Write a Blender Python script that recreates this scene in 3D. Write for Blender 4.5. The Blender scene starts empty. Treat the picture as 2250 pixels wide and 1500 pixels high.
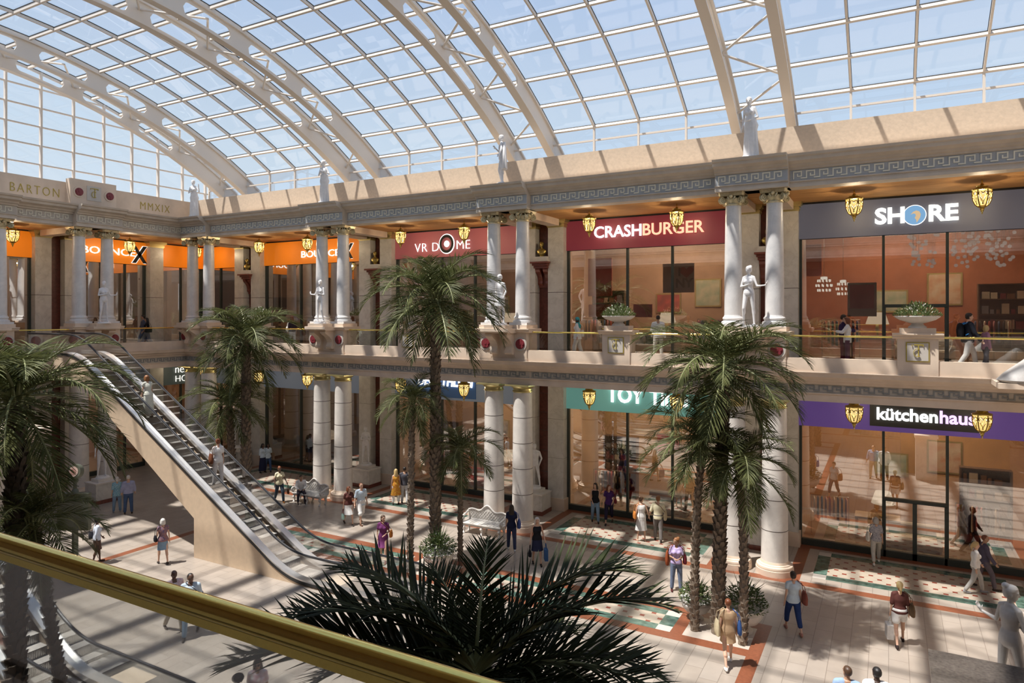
import bpy, math, random
from mathutils import Vector, Matrix, noise
PI = math.pi
RND = random.Random(11)
SC = bpy.context.scene
COL = SC.collection
sin, cos, rad = math.sin, math.cos, math.radians
CS, CC = .483, .8755                      # camera heading (28.9 degrees left of the long wall's normal)

def at(px, py, z=0.0):
    """point of the level z that the photograph shows at a pixel"""
    r = (px - 1125) / 1500; t = 1500 * (9 - z) / (py - 692)
    return Vector((t * (-CS + CC * r), t * (CS * 0 + CC + CS * r), z))

# ------------------------------------------------------------------ mesh builder
class MB:
    def __init__(s):
        s.v = []; s.f = []; s.m = []; s.s = []
    def add(s, vs, fs, m=0, sm=False):
        o = len(s.v); s.v += [tuple(v) for v in vs]
        for f in fs:
            s.f.append([i + o for i in f]); s.m.append(m); s.s.append(sm)
    def box(s, x0, x1, y0, y1, z0, z1, m=0, F=None):
        vs = [(x, y, z) for z in (z0, z1) for y in (y0, y1) for x in (x0, x1)]
        if F: vs = [F(*v) for v in vs]
        s.add(vs, [(0, 2, 3, 1), (4, 5, 7, 6), (0, 1, 5, 4), (2, 6, 7, 3), (0, 4, 6, 2), (1, 3, 7, 5)], m)
    def lathe(s, prof, c=(0, 0, 0), n=24, m=0, sm=True, fold=None):
        vs = []; fs = []
        for (r, z) in prof:
            for i in range(n):
                a = 2 * PI * i / n
                rr = r * (fold(a, z) if fold else 1)
                vs.append((c[0] + rr * cos(a), c[1] + rr * sin(a), c[2] + z))
        k = len(prof)
        for j in range(k - 1):
            for i in range(n):
                fs.append((j * n + i, j * n + (i + 1) % n, (j + 1) * n + (i + 1) % n, (j + 1) * n + i))
        fs.append(tuple(range(n - 1, -1, -1))); fs.append(tuple(range((k - 1) * n, k * n)))
        s.add(vs, fs, m, sm)
    def tube(s, pts, rad_, n=8, m=0, sm=True, up=None, fl=1.0):
        pts = [Vector(p) for p in pts]; k = len(pts)
        if not hasattr(rad_, '__len__'): rad_ = [rad_] * k
        vs = []; fs = []; u = None
        for j in range(k):
            t = (pts[min(j + 1, k - 1)] - pts[max(j - 1, 0)])
            if t.length < 1e-9: t = Vector((0, 0, 1))
            t.normalize()
            if u is None:
                u = Vector(up) if up else (Vector((0, 0, 1)) if abs(t.z) < .9 else Vector((1, 0, 0)))
            u = u - t * u.dot(t)
            if u.length < 1e-6: u = t.orthogonal()
            u.normalize(); w = t.cross(u)
            for i in range(n):
                a = 2 * PI * i / n
                vs.append(pts[j] + (u * cos(a) * fl + w * sin(a)) * rad_[j])
        for j in range(k - 1):
            for i in range(n):
                fs.append((j * n + i, j * n + (i + 1) % n, (j + 1) * n + (i + 1) % n, (j + 1) * n + i))
        fs.append(tuple(range(n - 1, -1, -1))); fs.append(tuple(range((k - 1) * n, k * n)))
        s.add(vs, fs, m, sm)
    def prism(s, poly, a0, a1, F=None, m=0, sm=False, capm=None):
        """poly of (d, z) pushed along a; F(a, d, z) gives the point"""
        F = F or (lambda a, d, z: (a, d, z)); n = len(poly)
        vs = [F(a0, *p) for p in poly] + [F(a1, *p) for p in poly]
        fs = [(i, (i + 1) % n, n + (i + 1) % n, n + i) for i in range(n)]
        s.add(vs, fs, m, sm)
        s.add(vs, [tuple(range(n - 1, -1, -1)), tuple(range(n, 2 * n))], m if capm is None else capm)
    def cap(s, p0, r0, p1, r1, n=10, m=0, k=3):
        """capsule with two radii"""
        p0 = Vector(p0); p1 = Vector(p1); t = p1 - p0
        if t.length < 1e-6: t = Vector((0, 0, 1e-4)); p1 = p0 + t
        t.normalize(); u = t.orthogonal().normalized(); w = t.cross(u)
        rings = []
        for j in range(k + 1):
            a = -PI / 2 + (PI / 2) * j / k
            rings.append((p0 + t * sin(a) * r0, max(cos(a) * r0, 1e-5)))
        for j in range(k + 1):
            a = (PI / 2) * j / k
            rings.append((p1 + t * sin(a) * r1, max(cos(a) * r1, 1e-5)))
        vs = [rings[0][0]]
        for c, r in rings[1:-1]:
            for i in range(n):
                a = 2 * PI * i / n; vs.append(c + (u * cos(a) + w * sin(a)) * r)
        vs.append(rings[-1][0]); nr = len(rings) - 2; L = len(vs) - 1
        fs = [(0, 1 + (i + 1) % n, 1 + i) for i in range(n)]
        for j in range(nr - 1):
            for i in range(n):
                fs.append((1 + j * n + i, 1 + j * n + (i + 1) % n, 1 + (j + 1) * n + (i + 1) % n, 1 + (j + 1) * n + i))
        b = 1 + (nr - 1) * n
        fs += [(b + i, b + (i + 1) % n, L) for i in range(n)]
        s.add(vs, fs, m, True)
    def loft(s, rings, n=20, m=0, fold=None):
        """rings of (centre, rx, ry[, yaw]); closed at both ends"""
        vs = []; fs = []
        for j, rg in enumerate(rings):
            c, rx, ry = rg[0], rg[1], rg[2]; yw = rg[3] if len(rg) > 3 else 0
            for i in range(n):
                a = 2 * PI * i / n; q = fold(a, j) if fold else 1
                x, y = rx * cos(a) * q, ry * sin(a) * q
                vs.append((c[0] + x * cos(yw) - y * sin(yw), c[1] + x * sin(yw) + y * cos(yw), c[2]))
        k = len(rings)
        for j in range(k - 1):
            for i in range(n):
                fs.append((j * n + i, j * n + (i + 1) % n, (j + 1) * n + (i + 1) % n, (j + 1) * n + i))
        o = len(vs); vs.append(tuple(rings[0][0])); vs.append(tuple(rings[-1][0]))
        for i in range(n):
            fs.append((o, (i + 1) % n, i)); fs.append((o + 1, (k - 1) * n + i, (k - 1) * n + (i + 1) % n))
        s.add(vs, fs, m, True)
    def ball(s, c, r, m=0, n=12, k=8):
        if not hasattr(r, '__len__'): r = (r, r, r)
        s.loft([((c[0], c[1], c[2] - r[2] * cos(PI * j / k)), max(r[0] * sin(PI * j / k), 1e-4), max(r[1] * sin(PI * j / k), 1e-4)) for j in range(k + 1)], n, m)
    def xf(s, M, i0=0):
        s.v[i0:] = [tuple(M @ Vector(v)) for v in s.v[i0:]]
    def mesh(s, name, mats):
        me = bpy.data.meshes.new(name); me.from_pydata(s.v, [], s.f)
        for m in (mats if isinstance(mats, (list, tuple)) else [mats]): me.materials.append(m)
        if any(s.m): me.polygons.foreach_set('material_index', s.m)
        me.polygons.foreach_set('use_smooth', s.s)
        if any(s.s): me.set_sharp_from_angle(angle=.75)
        me.update(); return me
    def build(s, name, mats, parent=None, loc=None):
        return put(name, s.mesh(name, mats), parent, loc)

def put(name, me, parent=None, loc=None, rz=0, sc=None):
    o = bpy.data.objects.new(name, me); COL.objects.link(o)
    if parent is not None: o.parent = parent
    if loc is not None: o.location = loc
    if rz: o.rotation_euler = (0, 0, rz)
    if sc: o.scale = (sc, sc, sc)
    return o
def tag(o, label, cat, group=None, kind=None):
    o['label'] = label; o['category'] = cat
    if group: o['group'] = group
    if kind: o['kind'] = kind
    return o
def thing(name, label, cat, loc=(0, 0, 0), rz=0, group=None, kind=None):
    return tag(put(name, None, None, loc, rz), label, cat, group, kind)
def struct(name, mb, mats, label, cat='wall', parent=None):
    o = mb.build(name, mats, parent)
    if parent is None: tag(o, label, cat, None, 'structure')
    return o
KIDS = {}
def dup(root, loc, rz=0, label=None, sc=None):
    """a copy of a thing with copies of its parts and sub-parts"""
    r = root.copy(); COL.objects.link(r); r.location = loc; r.rotation_euler = (0, 0, rz)
    if sc: r.scale = (sc, sc, sc)
    if label: r['label'] = label
    for ch in list(root.children):
        c = ch.copy(); COL.objects.link(c); c.parent = r
        for g in list(ch.children):
            d = g.copy(); COL.objects.link(d); d.parent = c
    return r
def remesh(mb, name, mats, vox, it=3, fac=.5):
    me = mb.mesh('tmp', mats); o = put('tmp', me)
    a = o.modifiers.new('r', 'REMESH'); a.mode = 'VOXEL'; a.voxel_size = vox; a.use_smooth_shade = True
    if it:
        b = o.modifiers.new('s', 'SMOOTH'); b.factor = fac; b.iterations = it
    bpy.context.view_layer.update()
    dg = bpy.context.evaluated_depsgraph_get()
    out = bpy.data.meshes.new_from_object(o.evaluated_get(dg)); out.name = name
    bpy.data.objects.remove(o); bpy.data.meshes.remove(me)
    out.materials.clear()
    for m in (mats if isinstance(mats, (list, tuple)) else [mats]): out.materials.append(m)
    out.polygons.foreach_set('use_smooth', [True] * len(out.polygons)); out.update()
    return out
def text_mb(mb, txt, F, size, sx=1.0, off=0.0, ext=.03, m=0, align='CENTER', sp=1.0, shear=0.0):
    """lettering in Blender's own typeface; F(u, v, w) puts it on its surface"""
    c = bpy.data.curves.new('t', 'FONT'); c.body = txt; c.size = size; c.align_x = align; c.align_y = 'CENTER'
    c.offset = off; c.extrude = ext; c.space_character = sp; c.resolution_u = 3; c.shear = shear
    o = put('t', c); bpy.context.view_layer.update()
    me = bpy.data.meshes.new_from_object(o.evaluated_get(bpy.context.evaluated_depsgraph_get()))
    mb.add([F(v.co.x * sx, v.co.y, v.co.z) for v in me.vertices], [tuple(p.vertices) for p in me.polygons], m)
    bpy.data.objects.remove(o); bpy.data.curves.remove(c); bpy.data.meshes.remove(me)

# ------------------------------------------------------------------ materials
def nt(name):
    m = bpy.data.materials.new(name); m.use_nodes = True
    t = m.node_tree; t.nodes.clear()
    out = t.nodes.new('ShaderNodeOutputMaterial')
    return m, t, out
def N(t, kind, **kw):
    n = t.nodes.new('ShaderNode' + kind)
    for k, v in kw.items():
        if k in n.inputs: n.inputs[k].default_value = v
        else: setattr(n, k, v)
    return n
def rgb(c): return (*c, 1)
def mat(name, col, rough=.6, metal=0, var=.0, scale=4.0, bump=0, col2=None, spec=.5, detail=4, sub=0, vein=None):
    m, t, out = nt(name)
    b = N(t, 'BsdfPrincipled'); b.inputs['Roughness'].default_value = rough; b.inputs['Metallic'].default_value = metal
    b.inputs['Specular IOR Level'].default_value = spec
    b.inputs['Base Color'].default_value = rgb(col)
    t.links.new(b.outputs[0], out.inputs[0])
    if var or col2 or bump:
        tc = N(t, 'TexCoord'); nz = N(t, 'TexNoise', Scale=scale, Detail=detail)
        t.links.new(tc.outputs['Object'], nz.inputs['Vector'])
        if var or col2:
            r = N(t, 'ValToRGB'); r.color_ramp.elements[0].position = .3; r.color_ramp.elements[1].position = .7
            c2 = col2 or tuple(min(1, x * (1 + var)) for x in col); c1 = col if col2 else tuple(x * (1 - var) for x in col)
            r.color_ramp.elements[0].color = rgb(c1); r.color_ramp.elements[1].color = rgb(c2)
            t.links.new(nz.outputs[0], r.inputs[0]); last = r.outputs[0]
            if vein:
                v = N(t, 'TexNoise', Scale=vein[1], Detail=6, Distortion=1.4); t.links.new(tc.outputs['Object'], v.inputs['Vector'])
                rv = N(t, 'ValToRGB'); e = rv.color_ramp.elements
                e[0].position = .47; e[0].color = (0, 0, 0, 1); e[1].position = .53; e[1].color = (0, 0, 0, 1)
                q = e.new(.5); q.color = (1, 1, 1, 1)
                t.links.new(v.outputs[0], rv.inputs[0])
                mx = N(t, 'MixRGB'); mx.inputs[2].default_value = rgb(vein[0])
                ml = N(t, 'Math', operation='MULTIPLY'); ml.inputs[1].default_value = vein[2]
                t.links.new(rv.outputs[0], ml.inputs[0]); t.links.new(ml.outputs[0], mx.inputs[0]); t.links.new(last, mx.inputs[1]); last = mx.outputs[0]
            t.links.new(last, b.inputs['Base Color'])
        if bump:
            bp = N(t, 'Bump', Strength=bump, Distance=.02); t.links.new(nz.outputs[0], bp.inputs['Height']); t.links.new(bp.outputs[0], b.inputs['Normal'])
    return m
def backlit(name, col, s):
    m = mat(name, col, .5); b = [n for n in m.node_tree.nodes if n.type == 'BSDF_PRINCIPLED'][0]
    b.inputs['Emission Color'].default_value = rgb(col); b.inputs['Emission Strength'].default_value = s; return m
def emit(name, col, s):
    m, t, out = nt(name); e = N(t, 'Emission', Strength=s); e.inputs[0].default_value = rgb(col)
    t.links.new(e.outputs[0], out.inputs[0]); return m
def glass(name, tint, base, grazing, rough=0.0):
    """thin clear pane: mostly see-through, mirror-like at a slant"""
    m, t, out = nt(name)
    tr = N(t, 'BsdfTransparent'); tr.inputs[0].default_value = rgb(tint)
    gl = N(t, 'BsdfGlossy'); gl.inputs['Roughness'].default_value = rough; gl.inputs[0].default_value = (1, 1, 1, 1)
    lw = N(t, 'LayerWeight', Blend=.35)
    mr = N(t, 'MapRange'); mr.inputs[3].default_value = base; mr.inputs[4].default_value = grazing
    mx = N(t, 'MixShader')
    t.links.new(lw.outputs['Fresnel'], mr.inputs[0]); t.links.new(mr.outputs[0], mx.inputs[0])
    t.links.new(tr.outputs[0], mx.inputs[1]); t.links.new(gl.outputs[0], mx.inputs[2]); t.links.new(mx.outputs[0], out.inputs[0])
    return m
def brick(name, c1, c2, grout, w, h, mort, rough=.35, off=.5, rot=0, bump=.0):
    m, t, out = nt(name); b = N(t, 'BsdfPrincipled', Roughness=rough)
    tc = N(t, 'TexCoord'); mp = N(t, 'Mapping'); mp.inputs['Rotation'].default_value = (0, 0, rot)
    br = N(t, 'TexBrick'); br.offset = off; br.inputs['Scale'].default_value = 1
    br.inputs['Color1'].default_value = rgb(c1); br.inputs['Color2'].default_value = rgb(c2); br.inputs['Mortar'].default_value = rgb(grout)
    br.inputs['Brick Width'].default_value = w; br.inputs['Row Height'].default_value = h; br.inputs['Mortar Size'].default_value = mort
    nz = N(t, 'TexNoise', Scale=1.6, Detail=6); mx = N(t, 'MixRGB', blend_type='MULTIPLY'); mx.inputs[0].default_value = .35
    t.links.new(tc.outputs['Object'], mp.inputs[0]); t.links.new(mp.outputs[0], br.inputs[0]); t.links.new(mp.outputs[0], nz.inputs['Vector'])
    t.links.new(br.outputs[0], mx.inputs[1]); t.links.new(nz.outputs[0], mx.inputs[2])
    t.links.new(mx.outputs[0], b.inputs['Base Color']); t.links.new(b.outputs[0], out.inputs[0]); return m
def lattice(name, base, dot, line):
    """pale slabs laid diagonally with small red insets where they meet"""
    m, t, out = nt(name); b = N(t, 'BsdfPrincipled', Roughness=.3)
    tc = N(t, 'TexCoord'); sp = N(t, 'SeparateXYZ'); t.links.new(tc.outputs['Object'], sp.inputs[0])
    def M(op, a, b_=None):
        n = N(t, 'Math', operation=op)
        for i, x in enumerate((a, b_)):
            if x is None: continue
            if isinstance(x, (int, float)): n.inputs[i].default_value = x
            else: t.links.new(x, n.inputs[i])
        return n.outputs[0]
    px, py = .54, .62
    X = M('DIVIDE', sp.outputs[0], px); Y = M('DIVIDE', sp.outputs[1], py)
    def dots(ox):
        fx = M('ABSOLUTE', M('SUBTRACT', M('FRACT', M('ADD', X, ox)), .5)); fy = M('ABSOLUTE', M('SUBTRACT', M('FRACT', M('ADD', Y, ox)), .5))
        return M('MULTIPLY', M('LESS_THAN', fx, .13), M('LESS_THAN', fy, .10))
    d = M('MAXIMUM', dots(0.0), dots(.5))
    def ln(s_):
        return M('LESS_THAN', M('ABSOLUTE', M('SUBTRACT', M('FRACT', M('ADD', X, s_)), .5)), .012)
    U = M('ADD', X, Y); V = M('SUBTRACT', X, Y)
    l = M('MAXIMUM', M('LESS_THAN', M('ABSOLUTE', M('SUBTRACT', M('FRACT', M('ADD', U, .5)), .5)), .016), M('LESS_THAN', M('ABSOLUTE', M('SUBTRACT', M('FRACT', M('ADD', V, .5)), .5)), .016))
    nz = N(t, 'TexNoise', Scale=2.0, Detail=5); t.links.new(tc.outputs['Object'], nz.inputs['Vector'])
    r = N(t, 'ValToRGB'); r.color_ramp.elements[0].color = rgb(tuple(x * .88 for x in base)); r.color_ramp.elements[1].color = rgb(base)
    t.links.new(nz.outputs[0], r.inputs[0])
    m1 = N(t, 'MixRGB'); m1.inputs[2].default_value = rgb(line); t.links.new(l, m1.inputs[0]); t.links.new(r.outputs[0], m1.inputs[1])
    m2 = N(t, 'MixRGB'); m2.inputs[2].default_value = rgb(dot); t.links.new(d, m2.inputs[0]); t.links.new(m1.outputs[0], m2.inputs[1])
    t.links.new(m2.outputs[0], b.inputs['Base Color']); t.links.new(b.outputs[0], out.inputs[0]); return m
def leafmat(name, col, col2, tr=.25):
    m, t, out = nt(name); b = N(t, 'BsdfPrincipled', Roughness=.55); b.inputs['Specular IOR Level'].default_value = .22; tl = N(t, 'BsdfTranslucent'); mx = N(t, 'MixShader'); mx.inputs[0].default_value = tr
    tc = N(t, 'TexCoord'); nz = N(t, 'TexNoise', Scale=3.0, Detail=3); r = N(t, 'ValToRGB')
    r.color_ramp.elements[0].position = .35; r.color_ramp.elements[1].position = .65
    r.color_ramp.elements[0].color = rgb(col); r.color_ramp.elements[1].color = rgb(col2)
    t.links.new(tc.outputs['Object'], nz.inputs['Vector']); t.links.new(nz.outputs[0], r.inputs[0])
    t.links.new(r.outputs[0], b.inputs['Base Color']); t.links.new(r.outputs[0], tl.inputs[0])
    t.links.new(b.outputs[0], mx.inputs[1]); t.links.new(tl.outputs[0], mx.inputs[2]); t.links.new(mx.outputs[0], out.inputs[0]); return m
def planks(name, c1, c2, n, axis):
    m, t, out = nt(name); b = N(t, 'BsdfPrincipled', Roughness=.75); b.inputs['Specular IOR Level'].default_value = .15
    tc = N(t, 'TexCoord'); mp = N(t, 'Mapping'); sc = [.6, .6, .6]; sc[axis] = n; mp.inputs['Scale'].default_value = sc
    nz = N(t, 'TexNoise', Scale=1.0, Detail=5); r = N(t, 'ValToRGB'); r.color_ramp.elements[0].position = .35; r.color_ramp.elements[1].position = .65
    r.color_ramp.elements[0].color = rgb(c1); r.color_ramp.elements[1].color = rgb(c2)
    t.links.new(tc.outputs['Object'], mp.inputs[0]); t.links.new(mp.outputs[0], nz.inputs['Vector']); t.links.new(nz.outputs[0], r.inputs[0])
    t.links.new(r.outputs[0], b.inputs['Base Color']); t.links.new(b.outputs[0], out.inputs[0]); return m

M = {}
M['stone'] = mat('tan limestone', (.70, .57, .45), .6, var=.10, scale=1.4, bump=.05)
M['stone_rough'] = mat('tan rendered stone', (.62, .49, .365), .75, var=.07, scale=9, bump=.25, detail=8)
M['stone_grey'] = mat('grey limestone', (.58, .51, .43), .6, var=.10, scale=2.0, bump=.05)
M['marble'] = mat('pale grey marble', (.72, .71, .70), .35, var=.07, scale=3, vein=((.42, .42, .44), 1.1, .16))
M['lowmarble'] = mat('cream marble', (.72, .68, .63), .4, var=.06, scale=4, vein=((.48, .44, .40), 1.2, .14))
M['pilaster'] = mat('veined pilaster marble', (.62, .60, .56), .35, var=.09, scale=3, vein=((.36, .34, .31), 1.1, .28))
M['joint'] = mat('dark joint', (.10, .08, .07), .8)
M['statue'] = mat('white statuary marble', (.80, .79, .79), .45, var=.06, scale=6, bump=.03)
M['statue_grey'] = mat('grey and shade toned statuary stone', (.46, .44, .42), .5, var=.12, scale=6, bump=.05)  # grey paints shade onto the near statue; the sculpture is grey itself
M['capital'] = mat('gilded plaster', (.62, .55, .36), .38, .45, var=.15, scale=14)
M['gold'] = mat('polished gold', (.72, .55, .16), .25, 1.0)
M['bust'] = mat('aged gold leaf', (.42, .32, .10), .35, .9, var=.2, scale=8)
M['brass'] = mat('brushed brass', (.86, .69, .20), .15, 1.0, var=.04, scale=90)
M['gilt'] = mat('gilt paint', (.46, .36, .07), .45, .25)
M['key_up'] = mat('pale gilt key pattern', (.82, .79, .66), .5, .05)
M['key_end'] = mat('dull stone key pattern', (.72, .70, .60), .55)
M['frieze'] = mat('blue grey frieze ground', (.42, .44, .46), .6, var=.08, scale=3)
M['key_low'] = mat('blue grey key pattern', (.24, .25, .25), .6)
M['frieze_low'] = mat('grey brown frieze ground', (.48, .44, .385), .6, var=.1, scale=3)
M['wood'] = planks('honey wood boarding', (.44, .225, .085), (.60, .33, .13), 9, 1)
M['wood_end'] = planks('honey wood boarding across', (.50, .27, .10), (.64, .37, .15), 9, 0)
M['redstone'] = mat('dark red marble', (.16, .045, .03), .3, var=.25, scale=9)
M['red'] = mat('red rosette enamel', (.21, .03, .04), .4)
M['tile'] = brick('warm beige floor slabs', (.46, .40, .345), (.42, .36, .305), (.27, .225, .19), .95, .46, .008, .32, rot=PI / 2)
M['tile_red'] = mat('russet granite band', (.22, .075, .038), .35, var=.15, scale=12)
M['tile_green'] = mat('green marble border', (.028, .075, .055), .25, col2=(.13, .21, .175), scale=5, detail=8)
M['tile_lat'] = lattice('lattice slabs with red insets', (.48, .415, .335), (.22, .045, .028), (.30, .25, .2))
M['tile_white'] = mat('white corner slab', (.56, .52, .47), .3, var=.05)
M['tile_pale'] = mat('pale square slab under the palms', (.50, .44, .38), .35, var=.06)
M['tile_dark'] = mat('warm beige walkway slab', (.46, .38, .31), .35, var=.1)  # even warm tone for the upper floor and behind the shopfronts
M['white_steel'] = mat('off white painted steel', (.74, .68, .61), .4, spec=.4)
M['gasket'] = mat('black glazing gasket', (.02, .02, .02), .6)
M['frame'] = mat('dark shopfront frame', (.035, .045, .04), .45)
M['black'] = mat('matt black', (.012, .012, .012), .6)
M['roofglass'] = glass('blue tinted roof glass', (.94, .965, 1.0), .03, .35)
M['shopglass'] = glass('reflective shopfront glass', (.90, .87, .83), .34, .9)
M['railglass'] = glass('clear balustrade glass', (.93, .95, .95), .05, .5)
M['trunk'] = mat('grey brown palm bark', (.20, .155, .115), .85, var=.35, scale=14, bump=.3)
M['trunk_shaded'] = mat('shade darkened palm bark', (.085, .065, .05), .85, var=.35, scale=14, bump=.3)  # bark colour darkened to stand in for shade on the near trunks
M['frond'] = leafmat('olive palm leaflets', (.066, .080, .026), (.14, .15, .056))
M['frond_shaded'] = leafmat('shade darkened palm leaflets', (.020, .027, .009), (.045, .056, .018), .10)  # leaflet colour darkened so the near crown looks in shade
M['rachis'] = mat('pale green frond stalk', (.26, .28, .13), .5)
M['shrub'] = leafmat('small shrub leaves', (.05, .085, .025), (.13, .17, .06), .2)
M['flower'] = mat('white blossom', (.8, .78, .72), .6)
M['bowl'] = mat('white cast stone', (.66, .63, .59), .55, var=.06, scale=5)
def lampglass():
    m, t, out = nt('glowing cream lantern glass'); e = N(t, 'Emission', Strength=1.0); e.inputs[0].default_value = (1, .76, .30, 1); tr = N(t, 'BsdfTransparent'); tr.inputs[0].default_value = (1, .92, .75, 1)
    mx = N(t, 'MixShader'); mx.inputs[0].default_value = .55; t.links.new(tr.outputs[0], mx.inputs[1]); t.links.new(e.outputs[0], mx.inputs[2]); t.links.new(mx.outputs[0], out.inputs[0]); return m
M['lampglass'] = lampglass()
M['cage'] = mat('dark gilt scrollwork', (.30, .20, .05), .4, .7)
M['steel'] = mat('brushed stainless steel', (.62, .60, .58), .22, 1.0)
M['step'] = mat('ribbed escalator step', (.13, .125, .12), .4, .4)
M['step_top'] = mat('lit tone escalator tread', (.60, .56, .52), .45, .2)  # paler tread over a darker riser imitates light on the step edges
M['rubber'] = mat('black rubber handrail', (.025, .025, .028), .35)
M['escal'] = mat('beige escalator cladding', (.62, .48, .34), .6, var=.06, scale=5)
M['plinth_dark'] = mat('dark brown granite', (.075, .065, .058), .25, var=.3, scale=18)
M['greenpost'] = mat('grey green painted metal', (.10, .11, .08), .5)
def flat(name, c, r=.5): 
    if name not in M: M[name] = mat(name, c, r)
    return M[name]
SUN_E, SKY_E, EXPO = 7.2, .86, 0.13
# ------------------------------------------------------------------ the place
# long wall colonnade: frieze face y = 25.1, columns y = 25.4; end wall colonnade: frieze face x = -35.1
FL = lambda a, d, z: (a, 25.1 + d, z)
FE = lambda a, d, z: (-35.1 - d, a, z)
FN = lambda a, d, z: (a, 0.9 - d, z)
PAIRS = [-34.2, -24.2, -14.2, -4.2, 5.8]
MIDS = [-29.2, -19.2, -9.2, .8]
EPAIRS = [15.2, 20.1]
XMAX = 9.0

# floor: one mesh of slabs, every band and carpet its own material
def floor():
    xs = {-46., 14.}; ys = {-6., 36.}
    for c in [-44.2] + PAIRS:
        for d in (-1.55, -1.15, 1.15, 1.55, 1.9, 2.32, 7.68, 8.1, -1.25, -.9, .9, 1.25, 1.67, 8.33, 8.75): xs.add(round(c + d, 3))
    for y in (24.55, 24.95, 28.62, 29.1, 25.5, 25.92, 27.98, 28.4, 20.55, 20.95, 18.75, 19.15, 19.5, 20.2): ys.add(y); ys.add(round(26 - y, 3))
    xs = sorted(x for x in xs if -46 <= x <= 14); ys = sorted(ys)
    def kind(x, y):
        if y < 13: y = 26 - y
        c = min([-44.2] + PAIRS, key=lambda q: abs((x - q) - 5) if 0 <= x - q <= 10 else 99); u = x - c; w = min(u, 10 - u)
        if y > 29.1: return 5
        if x > -33.3 and 24.55 < y < 24.95: return 1
        if 28.62 < y < 29.1: return 1
        if 24.95 < y < 28.62 and 1.15 < w < 1.55: return 1
        if 25.5 < y < 28.4 and 1.9 < u < 8.1:
            ex = u < 2.32 or u > 7.68; ey = y < 25.92 or y > 27.98
            return 4 if ex and ey else 2 if ex or ey else 3
        if 18.75 < y < 20.95 and -25.45 < x < -2.95:
            edge = y > 20.55 or y < 19.15
            if w < .9: return 1 if edge else 6
            if edge or w < 1.25: return 1
            ex = w < 1.67; ey = y > 20.2 or y < 19.5
            return 4 if ex and ey else 2 if ex or ey else 3
        if y < 18.75 and (-25.45 < x < -25.1 or -3.3 < x < -2.95): return 1
        return 0
    mb = MB()
    for i in range(len(xs) - 1):
        for j in range(len(ys) - 1):
            x0, x1, y0, y1 = xs[i], xs[i + 1], ys[j], ys[j + 1]
            mb.add([(x0, y0, 0), (x1, y0, 0), (x1, y1, 0), (x0, y1, 0)], [(0, 1, 2, 3)], kind((x0 + x1) / 2, (y0 + y1) / 2))
    # underside, so the slab has a thickness
    mb.box(-46, 14, -6, 36, -.4, -.02, 0)
    struct('floor', mb, [M[k] for k in ('tile', 'tile_red', 'tile_green', 'tile_lat', 'tile_white', 'tile_dark', 'tile_pale')], 'beige slab floor of the ground level with russet bands and green bordered carpets', 'floor')
floor()

UP = [(.6, 13.37), (0, 13.37), (0, 13.46), (.02, 13.47), (.02, 13.54), (-.03, 13.55), (-.03, 13.585), (.02, 13.59), (.02, 13.95), (-.05, 13.965), (-.06, 14.03), (-.15, 14.06), (-.18, 14.13), (-.38, 14.2), (-.40, 14.31), (-.47, 14.34), (-.50, 14.42), (.6, 14.42)]
LOW = [(.6, 6.09), (0, 6.09), (0, 6.34), (-.035, 6.35), (-.035, 6.385), (.02, 6.39), (.02, 6.67), (-.04, 6.68), (-.06, 6.76), (-.15, 6.80), (-.18, 6.87), (-.30, 6.94), (-.33, 7.04), (-.36, 7.09), (-.10, 7.10), (-.10, 7.55), (.16, 7.55), (.16, 7.2), (.6, 7.2)]
RES = .33                                   # how far the entablature steps out over a pair of columns
def off(P, o): return [(d - o if d < .59 else d, z) for d, z in P]

def key(mb, F, a0, a1, z0, h, d, step=.40, w=.032):
    """raised Greek key between a0 and a1"""
    n = max(1, int(round((a1 - a0) / step))); s = (a1 - a0) / n; u = s / 6; v = h / 5
    cnt = [0]
    def B(x0, x1, y0, y1):
        cnt[0] += 1; q = .0011 * (cnt[0] % 7); mb.box(x0, x1, d - .018 - q, d + .004 + q, y0 - q * .1, y1 + q * .1, 0, F)
    for i in range(n):
        o = a0 + i * s
        B(o + .2 * u, o + .2 * u + w, z0, z0 + h)
        B(o + .2 * u, o + 4.4 * u, z0 + h - w, z0 + h)
        B(o + 4.4 * u - w, o + 4.4 * u, z0 + 1.3 * v, z0 + h)
        B(o + 2.0 * u, o + 4.4 * u, z0 + 1.3 * v, z0 + 1.3 * v + w)
        B(o + 2.0 * u, o + 2.0 * u + w, z0 + 1.3 * v, z0 + 3.2 * v)
        B(o + 4.4 * u - w, o + 6.2 * u, z0, z0 + w) if i < n - 1 else None
        B(o + 5.6 * u, o + 6.2 * u, z0, z0 + w) if i < n - 1 else None
def blocks(pairs, a0, a1, hw=1.22):
    seg = []; cur = a0
    for c in pairs:
        if c - hw > cur: seg.append((cur, c - hw, 0))
        seg.append((max(c - hw, a0), min(c + hw, a1), 1)); cur = c + hw
    if cur < a1: seg.append((cur, a1, 0))
    return seg
def entablature(name, label, F, P, pairs, a0, a1, hw, fz, mats, keyhd, step_out, flip=False):
    mb = MB(); kb = MB(); fb = MB()
    mb.prism(P, a0, a1, F)
    if step_out:
        for c in pairs:
            mb.prism(off(P, RES), max(a0, c - hw), c + hw, F)
    for s0, s1, blk in blocks(pairs, a0, a1, hw if step_out else 1.2):
        d = .02 - (RES if (blk and step_out) else 0)
        fb.box(s0 + .02, s1 - .02, d - .004, d + .02, fz[0], fz[1], 0, F)
        key(kb, F, s0 + .10, s1 - .10, fz[0] + .05, fz[1] - fz[0] - .09, d - .004, .40, .038)
    e = struct(name, mb, mats[0], label, 'entablature')
    fb.build('frieze_ground', mats[1], e); kb.build('greek_key', mats[2], e)
    return e
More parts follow.
